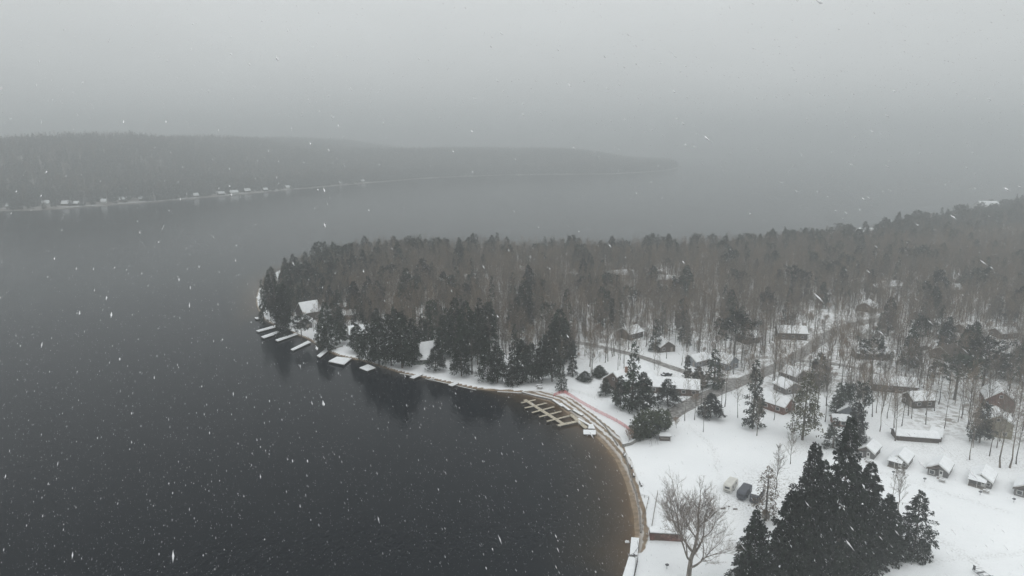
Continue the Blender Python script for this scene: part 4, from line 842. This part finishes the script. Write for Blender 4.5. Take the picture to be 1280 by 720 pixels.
L1 = [
 (1067, 562, 503, 3.8, he_(0), 'dark conifer just behind the foreground clump and left of the first cabin'),
 (1041, 560, 522, 3.2, sp_(0), 'pointed dark conifer behind the left shoulder of the foreground clump'),
 (1046, 520, 478, 2.5, sp_(2), 'small pointed conifer with a round neighbour above the blue grey cottage'),
 (1055, 517, 480, 3.8, he_(1), 'round dark conifer above the blue grey cottage'),
 (702, 489, 451, 2.6, sp_(1), 'small pointed spruce where the pink fence begins'),
 (790, 513, 427, 4.0, sp_(0), 'tall narrow spruce in front of the lodge'),
 (775, 509, 470, 3.4, he_(0), 'dense conifer at the left foot of the tall spruce by the lodge'),
 (803, 516, 466, 4.2, he_(2), 'dark conifer at the right foot of the tall spruce by the lodge'),
 (834, 507, 474, 4.6, he_(3), 'round dark conifer by the long brown house'),
 (757, 494, 473, 2.6, he_(1), 'small brownish conifer below the lodge gable'),
 (819, 439, 399, 3.6, sp_(1), 'dark spruce left of the small dark cottage above the side road'),
 (892, 484, 437, 4.0, sp_(2), 'open crowned spruce in front of the grey garage'),
 (858, 484, 444, 2.4, sp_(2), 'thin ragged spruce by the side road'),
 (917, 456, 391, 6.2, pi_(0), 'big dark pine behind the grey garage'),
 (888, 522, 492, 3.8, he_(2), 'small dense conifer between the road and the field'),
 (872, 485, 458, 3.2, he_(0), 'bushy conifer beside the side road junction'),
 (1101, 446, 420, 1.8, sp_(2), 'tiny pointed spruce beside the long low brown house'),
 (1142, 458, 420, 3.6, sp_(1), 'spruce left of the dark parked car in the woods'),
 (1168, 471, 441, 2.6, sp_(0), 'small dark spruce below the house with the bare roof'),
 (1227, 492, 424, 6.6, pi_(1), 'large dark pine left of the tall reddish house'),
 (1193, 500, 447, 6.0, pi_(0), 'wide pine with a clear trunk behind the bare trunks'),
 (1275, 478, 430, 6.0, he_(3), 'large dark conifer cut by the right edge'),
 (1245, 470, 440, 4.5, he_(1), 'dark conifer left of the one at the right edge'),
 (1070, 545, 480, 3.4, pi_(0), 'thin pine left of the bare trunks behind the cabins'),
 (1088, 478, 425, 5.5, pi_(1), 'spreading pine over the long brown house'),
 (731, 476, 464, 3.0, he_(1), 'low dense conifer, left one of the pair on the lodge lawn'),
 (749, 471, 457, 3.4, he_(0), 'low dense conifer, right one of the pair on the lodge lawn')]
for x, y, yt, R, (ms, hm, rm), lab in L1:
    place((x, y), yt, ms, hm, lab, 'spruce_tree' if ms in spr else 'pine_tree' if ms in pin else 'hemlock_tree', Rm=rm, R=R, rmin=3, cat='conifer')
# shoreline conifers, left to right; look-alikes share one label
L2 = [(330, 405, 346, 3.0, 's'), (345, 402, 331, 3.4, 's'), (338, 396, 340, 3.6, 'h'), (353, 418, 362, 5.0, 'h'), (357, 408, 352, 4.6, 'h'), (345, 390, 345, 4, 'h'), (377, 424, 392, 4.2, 'p'), (402, 434, 393, 3.6, 'h'), (410, 438, 403, 4.2, 'h'),
      (425, 430, 400, 4.6, 'h'), (363, 378, 338, 4, 'h'), (375, 372, 329, 4, 's'), (385, 374, 335, 4.5, 'h'), (397, 368, 326, 4.2, 's'), (414, 364, 321, 4.2, 's'), (430, 358, 316, 3.5, 's'), (442, 356, 311, 4.5, 's'), (455, 352, 312, 4.5, 'h'),
      (447, 440, 405, 4.5, 'h'), (460, 458, 398, 5, 'h'), (474, 461, 392, 5.5, 'h'), (489, 463, 388, 5.5, 'h'), (503, 466, 387, 6, 'h'), (516, 462, 393, 5, 'h'), (495, 450, 383, 5, 'p'), (528, 440, 392, 4, 's'), (536, 436, 376, 3.4, 's'), (545, 470, 428, 4.6, 'h'), (553, 455, 400, 4.5, 'h'),
      (570, 450, 367, 6, 'h'), (583, 458, 372, 6, 'h'), (597, 462, 380, 5.2, 'h'), (612, 460, 372, 5.2, 's'), (577, 476, 420, 5.2, 'h'), (590, 474, 412, 4.4, 'p'), (610, 483, 425, 5.2, 'h'), (622, 484, 430, 5.2, 'h'), (640, 488, 452, 3.6, 'h'), (653, 484, 420, 5, 'h'), (664, 484, 424, 5, 'h'), (677, 476, 425, 4.6, 'h'), (690, 477, 410, 5.2, 'h'), (643, 470, 400, 3.4, 's'), (558, 440, 385, 5, 'h'), (600, 440, 372, 4, 's'),
      (525, 380, 345, 4.5, 'h'), (510, 400, 362, 4, 'h'), (461, 385, 345, 5, 'h'), (652, 400, 350, 3, 's'), (615, 400, 345, 4, 's')]
for i, (x, y, yt, R, k) in enumerate(L2):
    R *= .88
    if 440 < x < 665 and y > 448: y -= 6; yt += 5
    if x < 440: yt += 3
    ms, hm, rm = sp_(i % 3) if k == 's' else he_(i % 4) if k == 'h' else pi_(i % 2)
    zone = 'tip of the wooded point' if x < 460 else 'shore in the thick dark stand right of the square docks' if x < 532 else 'shore between the steep green cottage and the comb dock'
    kd = {'s': 'narrow dark spruce', 'h': 'broad dark hemlock', 'p': 'open dark pine'}[k]
    place((x, y), yt, ms, hm, f'{kd} near the {zone}', {'s': 'spruce_tree', 'h': 'hemlock_tree', 'p': 'pine_tree'}[k], Rm=rm, R=R, rmin=2.6, cat='conifer', group=f'{kd}s near the {zone}')
# cedar bushes
for i, (x, y, yt, R) in enumerate([(800, 549, 529, 3.6), (813, 546, 519, 4.2), (826, 539, 517, 3.8), (806, 541, 521, 3.6), (797, 551, 539, 2.4)]):
    place((x, y), yt, bush[i % 2], 5, ['leftmost round cedar bush of the clump by the kiosk', 'biggest middle cedar bush of the clump by the kiosk', 'rightmost cedar bush of the clump by the kiosk', 'cedar bush at the back of the clump by the kiosk', 'lowest little cedar bush in front of the clump by the stone wall'][i], 'shrub', Rm=3.0, R=R, cat='shrub')
for x, y, yt, lab in [(785, 553, 538, 'dry pinkish brown shrub by the end of the pink fence'), (790, 549, 534, 'taller dry brown shrub against the cedar bushes'), (846, 535, 524, 'dry brown shrub right of the cedar bushes'), (871, 508, 495, 'dry brown shrub by the field side of the road')]:
    place((x, y), yt, drybush, 3.2, lab, 'shrub', cat='shrub')
# big bare tree in the foreground
big = None
def big_tree():
    r = random.Random(77); tk = MB(); cr_ = MB()
    def grow(p, d, L_, rad, lev):
        pts = [p]; dd = d
        seg = 4 if lev < 3 else 3
        for k in range(seg):
            dd = (dd + Vector((r.gauss(0, .12), r.gauss(0, .12), .05 + r.gauss(0, .07)))).normalized(); pts.append(pts[-1] + dd * L_ / seg)
        e1 = rad * (.62 if lev < 5 else .35); tgt = tk if lev < 3 else cr_
        tgt.tube(pts, [rad + (e1 - rad) * k / seg for k in range(seg + 1)], 7 if lev < 2 else 4 if lev < 4 else 3, cap=False)
        if lev >= 5:
            for k in range(15):
                s = r.uniform(.1, 1); i = min(seg - 1, int(s * seg)); b0 = pts[i].lerp(pts[i + 1], s * seg - i)
                spike(cr_, b0, dd * .7 + Vector((r.gauss(0, .55), r.gauss(0, .55), r.gauss(.12, .45))), r.uniform(.35, .95), .009)
            return
        nch = 4 if lev else 5
        for k in range(nch):
            u = 1.0 if k == 0 else r.uniform(.45, .98); i = min(seg - 1, int(u * seg * .999)); b0 = pts[i].lerp(pts[i + 1], u * seg - i) if u < 1 else pts[-1]
            az = k * 2.1 + r.uniform(0, 6.28) if lev else k * 6.283 / nch + .4; a = Vector((math.cos(az), math.sin(az), 0)); spread = (.3 if k == 0 else r.uniform(.8, 1.5))
            d2 = (dd + a * spread + Vector((0, 0, .10))).normalized()
            grow(b0, d2, L_ * r.uniform(.62, .86) * (1.0 if k else 1.05), e1 * (.95 if k == 0 else r.uniform(.6, .8)), lev + 1)
    grow(Vector((0, 0, -.4)), Vector((.04, 0, 1)), 6.0, .55, 0)
    return tk.mesh('trunk', M['bark_big']), cr_.mesh('crown', M['twig_big'])
M['bark_big'] = mat('bark_big', (.21, .185, .16), .95, .3, 2.0, stretch=(1, 1, .3), bump=.5, bscale=5)
M['twig_big'] = mat('twig_big', (.25, .215, .19), .95, .25, .5)
bt = big_tree(); zmax = max(v_.co.z for v_ in bt[1].vertices); rmax = max(abs(v_.co.x) for v_ in bt[1].vertices)
print('BIG', zmax, rmax, len(bt[1].polygons))
place((859, 731), 600, bt, zmax, 'large old bare tree with a wide branching crown at the bottom edge', 'bare_tree', Rm=rmax, R=9.4, rmin=9, cat='tree', rz=1.0)
L3 = [((946, 545), 500, smallbare[0], 10, 'small spreading bare tree standing alone at the top of the field'), ((1123, 640), 588, smallbare[1], 10, 'slight bare sapling beside the thin pole tree below the cabins'),
      ((1112, 641), 575, thin[0], 18, 'thin straight pole tree in front of the second cabin'), ((879, 540), 487, thin[1], 18, 'slim bare tree on the field edge below the junction'), ((868, 525), 470, thin[0], 18, 'slim bare tree beside the road, left of another slim one'),
      ((1002, 500), 440, bare[1], HB, 'bare tree in front of the grey cottages'), ((906, 508), 440, bare[3], HB, 'bare tree between road and field near the junction'), ((1119, 551), 480, bare[0], HB, 'leaning bare tree at the left end of the low L shaped shed'),
      ((1212, 575), 500, bare[1], HB, 'bare tree left of the olive house at the edge of the cabin lawn'), ((1250, 585), 490, bare[2], HB, 'bare tree before the olive house by the cabin lawn'), ((1262, 585), 485, bare[4], HB, 'bare tree right of the olive house by the cabin lawn'),
      ((988, 580), 540, smallbare[0], 10, 'bare bushy tree left of the foreground clump'), ((970, 610), 560, smallbare[1], 10, 'bare scrubby tree behind the larch by the trailers')]
for px_, yt, ms, hm, lab in L3: place(px_, yt, ms, hm, lab, 'bare_tree', cat='tree', rmin=1.5)

# ------------------------------------------------------------------ the woods
def cand(n):
    x = rng.uniform(-150, 900, n); y = rng.uniform(120, 860, n); return x, y
zones = [('dense', [(392, 352), (440, 335), (500, 327), (620, 329), (800, 328), (950, 323), (1060, 314), (1130, 308), (1300, 298), (1500, 291), (2300, 291), (2300, 420), (1290, 405), (1150, 398), (1050, 402), (960, 396), (900, 418), (850, 408), (790, 425), (735, 446), (690, 462), (640, 448), (560, 438), (520, 440), (470, 425), (455, 405), (405, 380)], 3.95),
         ('mid', [(735, 446), (790, 425), (850, 408), (900, 418), (960, 396), (1050, 402), (1150, 398), (1290, 405), (2300, 420), (2300, 500), (1290, 495), (1180, 480), (1120, 500), (1040, 500), (1010, 480), (960, 485), (900, 465), (850, 440), (790, 438), (752, 456)], 4.2),
         ('edge', [(1030, 500), (1120, 500), (1180, 480), (1290, 495), (2300, 500), (2300, 600), (1295, 588), (1240, 580), (1200, 560), (1120, 552), (1080, 540), (1030, 530), (950, 512)], 5.8),
         ('back', [(1062, 305), (1130, 291), (1180, 283), (1225, 272), (1262, 263), (1330, 254), (1500, 236), (2500, 232), (2500, 266), (1500, 274), (1300, 284), (1130, 300), (1060, 316)], 5.5),
         ('rim', [(326, 385), (330, 366), (345, 351), (365, 341), (400, 330), (440, 324), (480, 321), (560, 322), (640, 324), (740, 324), (840, 322), (930, 318), (1000, 312), (1062, 303), (1062, 318), (950, 326), (800, 331), (620, 332), (500, 332), (430, 342), (405, 356), (400, 380), (360, 396), (335, 400)], 4.6)]
zones.append(('yard', [(700, 470), (760, 450), (850, 445), (940, 480), (990, 470), (1015, 545), (940, 535), (890, 512), (850, 530), (870, 500), (800, 478)], 7.5))
zones.append(('tip', [(335, 402), (380, 352), (420, 345), (475, 425), (440, 424), (400, 418), (360, 408)], 5.0))
gaps = [(1083, 306, 15), (1080, 316, 10), (1231, 276, 14), (1182, 285, 8), (570, 352, 11), (600, 350, 7), (770, 350, 12), (832, 358, 14), (1120, 366, 14), (1190, 374, 11), (1040, 395, 13), (1020, 408, 10), (1155, 455, 9), (1035, 480, 6), (655, 340, 7), (720, 352, 8), (850, 372, 8), (900, 372, 8), (1135, 385, 8), (1255, 430, 10), (1215, 430, 8), (790, 400, 7), (640, 400, 5)]
gaps = [(P(x, y).x, P(x, y).y, r_) for x, y, r_ in gaps]
pts_all = []
roadpts = np.array([(q.x, q.y, w / 2 + 2.0) for wp, w, _ in road_w for q in wp])
for nm, pl, spc in zones:
    wpl = pxpoly(pl); x0, y0 = wpl.min(0); x1, y1 = wpl.max(0)
    gx, gy = np.meshgrid(np.arange(x0, x1, spc), np.arange(y0, y1, spc)); gx = gx.ravel() + rng.uniform(-.48, .48, gx.size) * spc; gy = gy.ravel() + rng.uniform(-.48, .48, gy.size) * spc
    ok = in_poly(gx, gy, wpl)
    if nm in ('dense', 'mid'): ok &= rng.random(gx.size) < .80 + .5 * vnoise(gx, gy, 30, 31)
    gx, gy = gx[ok], gy[ok]
    tk_ = np.array(taken + gaps)
    for a, b2, r_ in tk_:
        k = np.hypot(gx - a, gy - b2) > r_; gx, gy = gx[k], gy[k]
    for a, b2, r_ in roadpts:
        k = np.hypot(gx - a, gy - b2) > r_; gx, gy = gx[k], gy[k]
    dd = sdist(gx, gy, poly); k = dd > 1.2; gx, gy, dd = gx[k], gy[k], dd[k]
    cl = vnoise(gx, gy, 45, 41); rdist = np.min([np.hypot(gx - a - (b2 * 0), gy - b2) - r_ for a, b2, r_ in roadpts], axis=0)
    pc = {'dense': .045 + .26 * (cl > .32), 'mid': .06 + .16 * (cl > .3), 'edge': .015, 'back': .72, 'rim': .42, 'tip': .3, 'yard': .07}[nm] * np.ones(gx.size)
    if nm == 'dense': pc = np.where(dd < 16, .5, pc)
    pc = np.where(rdist < 9, 0, pc)
    for a, b2, c_ in zip(gx, gy, rng.random(gx.size) < pc): pts_all.append((a, b2, c_, nm))
print('TREES', len(pts_all), sum(1 for p in pts_all if p[2]))
info = []
for a, b2, c_, nm in pts_all:
    u, v_ = px_of(a, b2, GZ + 10)
    if u > 2100 or u < -50: continue
    info.append((math.hypot(a, b2), a, b2, c_, nm, -60 < u < 1310 if False else (0 < u < 1290)))
info.sort()
ZL = {'yard': ('bare tree in the yards between the lodge, the road and the snowy field', 'conifer in the yards between the lodge, the road and the snowy field'),
      'tip': ('leafless tree beside the cottages at the tip of the point', 'conifer beside the cottages at the tip of the point'),
      'dense': ('grey brown leafless tree packed in the dense middle of the woods', 'dark conifer scattered among the leafless trees of the dense woods'),
      'mid': ('tall leafless tree in the thin woods around the cottages and roads', 'dark conifer in the thin woods around the cottages and roads'),
      'edge': ('tall straight leafless tree with its trunk showing on the snow above the cabins', 'conifer among the bare trunks on the snow above the cabins'),
      'back': ('leafless tree in the hazy woods on the far right shore', 'dark conifer in the hazy woods on the far right shore'),
      'rim': ('leafless tree on the far rim of the wooded point', 'dark conifer on the skyline rim of the wooded point')}
nb_count = nc_count = 0; stuff_b = []; stuff_c = []
con = [(s, 16) for s in spr] + [(s, 18) for s in hem] + [(s, 20) for s in pin]
def skyl(a, b2):                                                     # the woods stand lower towards the tip of the point
    u = px_of(a, b2, GZ)[0]; return .66 + .27 * min(1, max(0, (u - 380) / 110))
for _, a, b2, c_, nm, vis in info:
    z_ = gz(a, b2) - .05; rz = random.uniform(0, 6.283)
    if c_:
        k = random.choice((0, 1, 2, 3, 4, 5, 6, 3, 5, 7, 8)); s = random.choice((1, 1, 1, 1.22)) * random.uniform(.68, 1.12) * (18 / con[k][1]) * skyl(a, b2)
        if vis and nc_count < 205:
            nc_count += 1; tree(['spruce_tree', 'hemlock_tree', 'pine_tree'][0 if k < 3 else 1 if k < 7 else 2], (a, b2, z_), con[k][0], s, rz, ZL[nm][1], 'conifers: ' + nm + ' woods', cat='conifer')
        else: stuff_c.append((a, b2, z_, s, rz, k))
    else:
        k = random.randrange(5); s = random.uniform(.62, 1.0) * skyl(a, b2)
        if vis and nb_count < 280:
            nb_count += 1; tree('bare_tree', (a, b2, z_), bare[k], s, rz, ZL[nm][0], 'bare trees: ' + nm + ' woods', cat='tree', lean=(random.gauss(0, .025), random.gauss(0, .025)))
        else: stuff_b.append((a, b2, z_, s, rz, k))

# prototypes read by the far woods are the objects already standing in the scene
def proto_objs(meshes):
    return [next(o for o in bpy.data.objects if o.data is me_) for me_ in meshes]
def wood(name, pts, variants, label_kind='stuff'):
    me_ = bpy.data.meshes.new(name); me_.from_pydata([p[:3] for p in pts], [], [])
    for an, ty, vals in (('sc', 'FLOAT', [p[3] for p in pts]), ('rz', 'FLOAT', [p[4] for p in pts]), ('vi', 'INT', [p[5] for p in pts])):
        at_ = me_.attributes.new(an, ty, 'POINT'); at_.data.foreach_set('value', vals)
    o = bpy.data.objects.new(name, me_); COL.objects.link(o); tag(o, kind='stuff')
    g = bpy.data.node_groups.new(name + '_nodes', 'GeometryNodeTree'); g.interface.new_socket('Geometry', in_out='INPUT', socket_type='NodeSocketGeometry'); g.interface.new_socket('Geometry', in_out='OUTPUT', socket_type='NodeSocketGeometry')
    n = g.nodes.new; l = g.links.new; gi = n('NodeGroupInput'); go = n('NodeGroupOutput'); J = n('GeometryNodeJoinGeometry')
    for vs in reversed(variants):
        j2 = n('GeometryNodeJoinGeometry')
        for ob in proto_objs(vs):
            oi = n('GeometryNodeObjectInfo'); oi.transform_space = 'ORIGINAL'; oi.inputs['Object'].default_value = ob; oi.inputs['As Instance'].default_value = True; l(oi.outputs['Geometry'], j2.inputs[0])
        gt = n('GeometryNodeGeometryToInstance'); l(j2.outputs[0], gt.inputs[0]); l(gt.outputs[0], J.inputs[0])
    def attr(nm, ty):
        a = n('GeometryNodeInputNamedAttribute'); a.data_type = ty; a.inputs['Name'].default_value = nm; return a.outputs['Attribute']
    ip = n('GeometryNodeInstanceOnPoints'); l(gi.outputs[0], ip.inputs['Points']); l(J.outputs[0], ip.inputs['Instance']); ip.inputs['Pick Instance'].default_value = True
    l(attr('vi', 'INT'), ip.inputs['Instance Index']); cx_ = n('ShaderNodeCombineXYZ'); l(attr('rz', 'FLOAT'), cx_.inputs['Z']); l(cx_.outputs[0], ip.inputs['Rotation'])
    cs = n('ShaderNodeCombineXYZ'); s_ = attr('sc', 'FLOAT'); [l(s_, cs.inputs[i]) for i in range(3)]; l(cs.outputs[0], ip.inputs['Scale']); l(ip.outputs[0], go.inputs[0])
    md = o.modifiers.new('scatter', 'NODES'); md.node_group = g; return o
for ms in bare + [c_[0] for c_ in con]:
    if not any(o.data is ms[0] for o in bpy.data.objects):
        p = P(1500, 330); tree('bare_tree', p, ms, 1, 0, 'tree out of the frame on the right', cat='tree')
print('STUFF', len(stuff_b), len(stuff_c), nb_count, nc_count)
und_pts = []
for nm, pl, spc in zones:
    if nm not in ('dense', 'mid', 'tip'): continue
    wpl = pxpoly(pl); x0, y0 = wpl.min(0); x1, y1 = wpl.max(0); n_ = int((x1 - x0) * (y1 - y0) / (13 if nm == 'dense' else 30))
    gx = rng.uniform(x0, x1, n_); gy = rng.uniform(y0, y1, n_); k = in_poly(gx, gy, wpl) & (vnoise(gx, gy, 18, 61) > -.32); gx, gy = gx[k], gy[k]
    for a, b2, r_ in list(taken) + list(roadpts):
        k = np.hypot(gx - a, gy - b2) > min(r_, 7); gx, gy = gx[k], gy[k]
    dd = sdist(gx, gy, poly); k = dd > 2
    for a, b2 in zip(gx[k], gy[k]):
        q_ = rng.random(); und_pts.append((float(a), float(b2), gz(a, b2) - .05, float(rng.uniform(.3, .75) if q_ < .7 else rng.uniform(.6, 1.3)), float(rng.uniform(0, 6.28)), int(q_ * 2.85) if q_ < .7 else 2))
print('UNDER', len(und_pts)); wood('undergrowth', und_pts, smallbare + [drybush])
wood('leafless_woods', stuff_b, bare); wood('conifer_woods', stuff_c, [c_[0] for c_ in con])

# far shore woods: white sprays pale the crowns to imitate thicker haze
con_far = [(conifer_meshes(700 + i, (16, 16, 18, 18, 18, 18, 20, 20, 20)[i], 3.4 + .2 * (i % 3), ('spruce', 'hemlock')[i % 2], 60, 18, 1.0, snowy=.10), 1) for i in range(9)]
for i, (ms_, _) in enumerate(con_far):                              # nine of them stand singly by the water
    q_ = P(-20 + i * 98, (266, 260, 252, 243.5, 235, 228, 222, 219, 218)[i], 1); qd = -9
    while qd < 9: q_.y += 4; qd = sdist(np.array([q_.x]), np.array([q_.y]), far_poly)[0]
    q_.z = float(hill_h(np.array([q_.x]), np.array([q_.y]), np.array([qd]))[0]) - .2
    tree('haze_paled_conifer', q_, ms_, 1.1, i, 'conifer paled to imitate haze, standing near the water on the hazy far shore', 'conifers on the far shore', cat='conifer')
fx = rng.uniform(-2300, 760, 210000); fy = rng.uniform(650, 3300, 210000); fdist = sdist(fx, fy, far_poly)
shore_gap = vnoise(fx, fy, 60, 51) > .05
ok = (fdist > np.where(shore_gap, 3, .3)) & (np.abs(fx) < fy * .85 + 80) & (rng.random(fx.size) < np.where(fdist < 330, .85, .35))
fx, fy, fdist = fx[ok], fy[ok], fdist[ok]
FZ = hill_h(fx, fy, fdist)
fs = [(float(a), float(b2), float(c_) - .3, float(s), float(r_), int(k)) for a, b2, c_, s, r_, k in zip(fx, fy, FZ, rng.uniform(.8, 1.25, fx.size), rng.uniform(0, 6.28, fx.size), np.where((fdist < 14) | (rng.random(fx.size) < .68 + .4 * vnoise(fx, fy, 160, 77)), rng.choice([0, 1, 2, 3, 4, 5, 6, 7, 8], fx.size), rng.choice([9, 10, 11, 12, 13], fx.size)))]
print('FAR', len(fs)); FAR_FS = fs
# far shore houses
FL = [(12, 260.5), (58, 258), (84, 257.5), (97, 257), (130, 254.5), (154, 252.5), (180, 251), (200, 248), (245, 246.5), (258, 247), (275, 245.5), (309, 240.5), (331, 239), (360, 236), (420, 232), (453, 228), (488, 223.5), (508, 221.5), (540, 217.5), (560, 218.5), (582, 216.5), (598, 215.5), (612, 216), (660, 214.8), (702, 214.2), (742, 214.5), (820, 209.5)]
FAR_H = []
for i, (x, y) in enumerate(FL):
    p = P(x, y, 1.2); wq = 9 + (i * 37 % 7); d = sdist(np.array([p.x]), np.array([p.y]), far_poly)[0]
    k = 0
    while d < 6 and k < 40: p.y += 2; k += 1; d = sdist(np.array([p.x]), np.array([p.y]), far_poly)[0]
    p.z = float(hill_h(np.array([p.x]), np.array([p.y]), np.array([d]))[0]) + .1
    FAR_H.append((p.x, p.y, wq * .9 + 3))
    e_ = house(None, wq * .6, wq * (.7 + .12 * (i % 4)), 2.6, 3 + (i % 3) * .5, -80 + (i * 53 % 50), ['grey_board', 'white_board', 'brown_board'][i % 3], 'tiny snowy roofed house in the haze along the far shore', 'far_house', 'house', loc=p, windows=False, door=False, trim=False, group='houses along the far shore')
fh = np.array(FAR_H); fa = np.array([p[:2] for p in FAR_FS]); keep_ = np.ones(len(fa), bool)
for hx_, hy_, hr_ in fh:                                             # house plots: cleared round the house and down to the water
    keep_ &= ~((np.abs(fa[:, 0] - hx_) < hr_) & (fa[:, 1] < hy_ + 10) & (fa[:, 1] > hy_ - 40) & (rng.random(len(fa)) < .8))
wood('far_shore_woods', [p for p, k in zip(FAR_FS, keep_) if k], [c_[0] for c_ in con_far] + bare)
# snowy lawns by some far houses
LB = MB()
for i, (x, y, hw_) in enumerate([(10, 262, 22), (88, 260, 34), (150, 256.2, 26), (205, 251.5, 42), (185, 252.5, 14), (275, 246.7, 16), (345, 240, 30), (420, 233.5, 12), (505, 223.5, 16), (583, 218.6, 18), (602, 217.8, 14), (660, 216.8, 16), (702, 216.5, 12)]):
    a, b2 = P(x - hw_ / 2, y, .5), P(x + hw_ / 2, y, .5)
    n_ = 10; vs = []
    for k in range(n_ + 1):
        q = a.lerp(b2, k / n_); yy = q.y
        for _ in range(60):
            d = sdist(np.array([q.x]), np.array([yy]), far_poly)[0]
            if d > .5: break
            yy += 1.5
        wv = 4 * math.sin(math.pi * k / n_) ** .5 + 1
        for dy in (0, wv):
            dh = float(hill_h(np.array([q.x]), np.array([yy + dy]), np.array([max(.6, d + dy * .9)]))[0]); vs.append((q.x, yy + dy, dh + .35))
    LB.add(vs, [(2 * k, 2 * k + 2, 2 * k + 3, 2 * k + 1) for k in range(n_)])
tag(LB.build('shore_snow', M['snow']), kind='structure')

# ------------------------------------------------------------------ falling snow
r = np.random.default_rng(5); NF = 90000
fv = []; ff = []
c0 = Vector((0, 0, H))
dirv = Vector((-.30, .72, .42)).normalized(); du = dirv.cross(Vector((0, 0, 1))).normalized(); dw = dirv.cross(du)
base = np.array([[1, 0, 0], [0, 1, 0], [-1, 0, 0], [0, -1, 0], [0, 0, 1], [0, 0, -1]], float)
Rm_ = np.array([list(du), list(dw), list(dirv)])
px3 = []
while len(px3) < NF:
    q = r.uniform((-46, 1.4, H - 42), (46, 64, H + 26)); 
    if abs(q[0]) > q[1] * .85 + 2: continue
    if q[1] < 2.6 and abs(q[0]) < 2.6 and r.random() < .5: continue
    px3.append(q)
px3 = np.array(px3); sz = r.lognormal(math.log(.0046), .5, NF); sz = np.clip(sz, .002, .016); sz *= np.clip(px3[:, 1] / 6, .45, 1); sz[:120] *= 1.5
jit = base[None] * (1 + .35 * r.standard_normal((NF, 6, 1)))
V_ = jit * sz[:, None, None]; V_[:, :, 2] *= r.uniform(3.6, 7.2, NF)[:, None]
V_ = V_ @ Rm_ + px3[:, None, :]
tri = np.array([[0, 1, 4], [1, 2, 4], [2, 3, 4], [3, 0, 4], [1, 0, 5], [2, 1, 5], [3, 2, 5], [0, 3, 5]])
F_ = (tri[None] + (np.arange(NF) * 6)[:, None, None]).reshape(-1, 3)
me = bpy.data.meshes.new('falling_snow'); me.vertices.add(NF * 6); me.vertices.foreach_set('co', V_.ravel()); me.loops.add(F_.size); me.loops.foreach_set('vertex_index', F_.ravel())
me.polygons.add(len(F_)); me.polygons.foreach_set('loop_start', np.arange(len(F_)) * 3); me.update(calc_edges=True); me.materials.append(M['flake'])
tag(bpy.data.objects.new('falling_snow', me), kind='stuff'); COL.objects.link(bpy.data.objects['falling_snow'])

# ------------------------------------------------------------------ haze
hz = MB().box((0, 2070, 89), (8850, 4800, 200)).build('haze', bpy.data.materials.new('haze_air')); tag(hz, kind='stuff')
m = hz.data.materials[0]; m.use_nodes = True; t = m.node_tree; t.nodes.clear(); oo = t.nodes.new('ShaderNodeOutputMaterial'); pv = t.nodes.new('ShaderNodeVolumePrincipled')
pv.inputs['Color'].default_value = (.91, .94, .95, 1); pv.inputs['Density'].default_value = HAZE; pv.inputs['Anisotropy'].default_value = .7; t.links.new(pv.outputs[0], oo.inputs['Volume'])
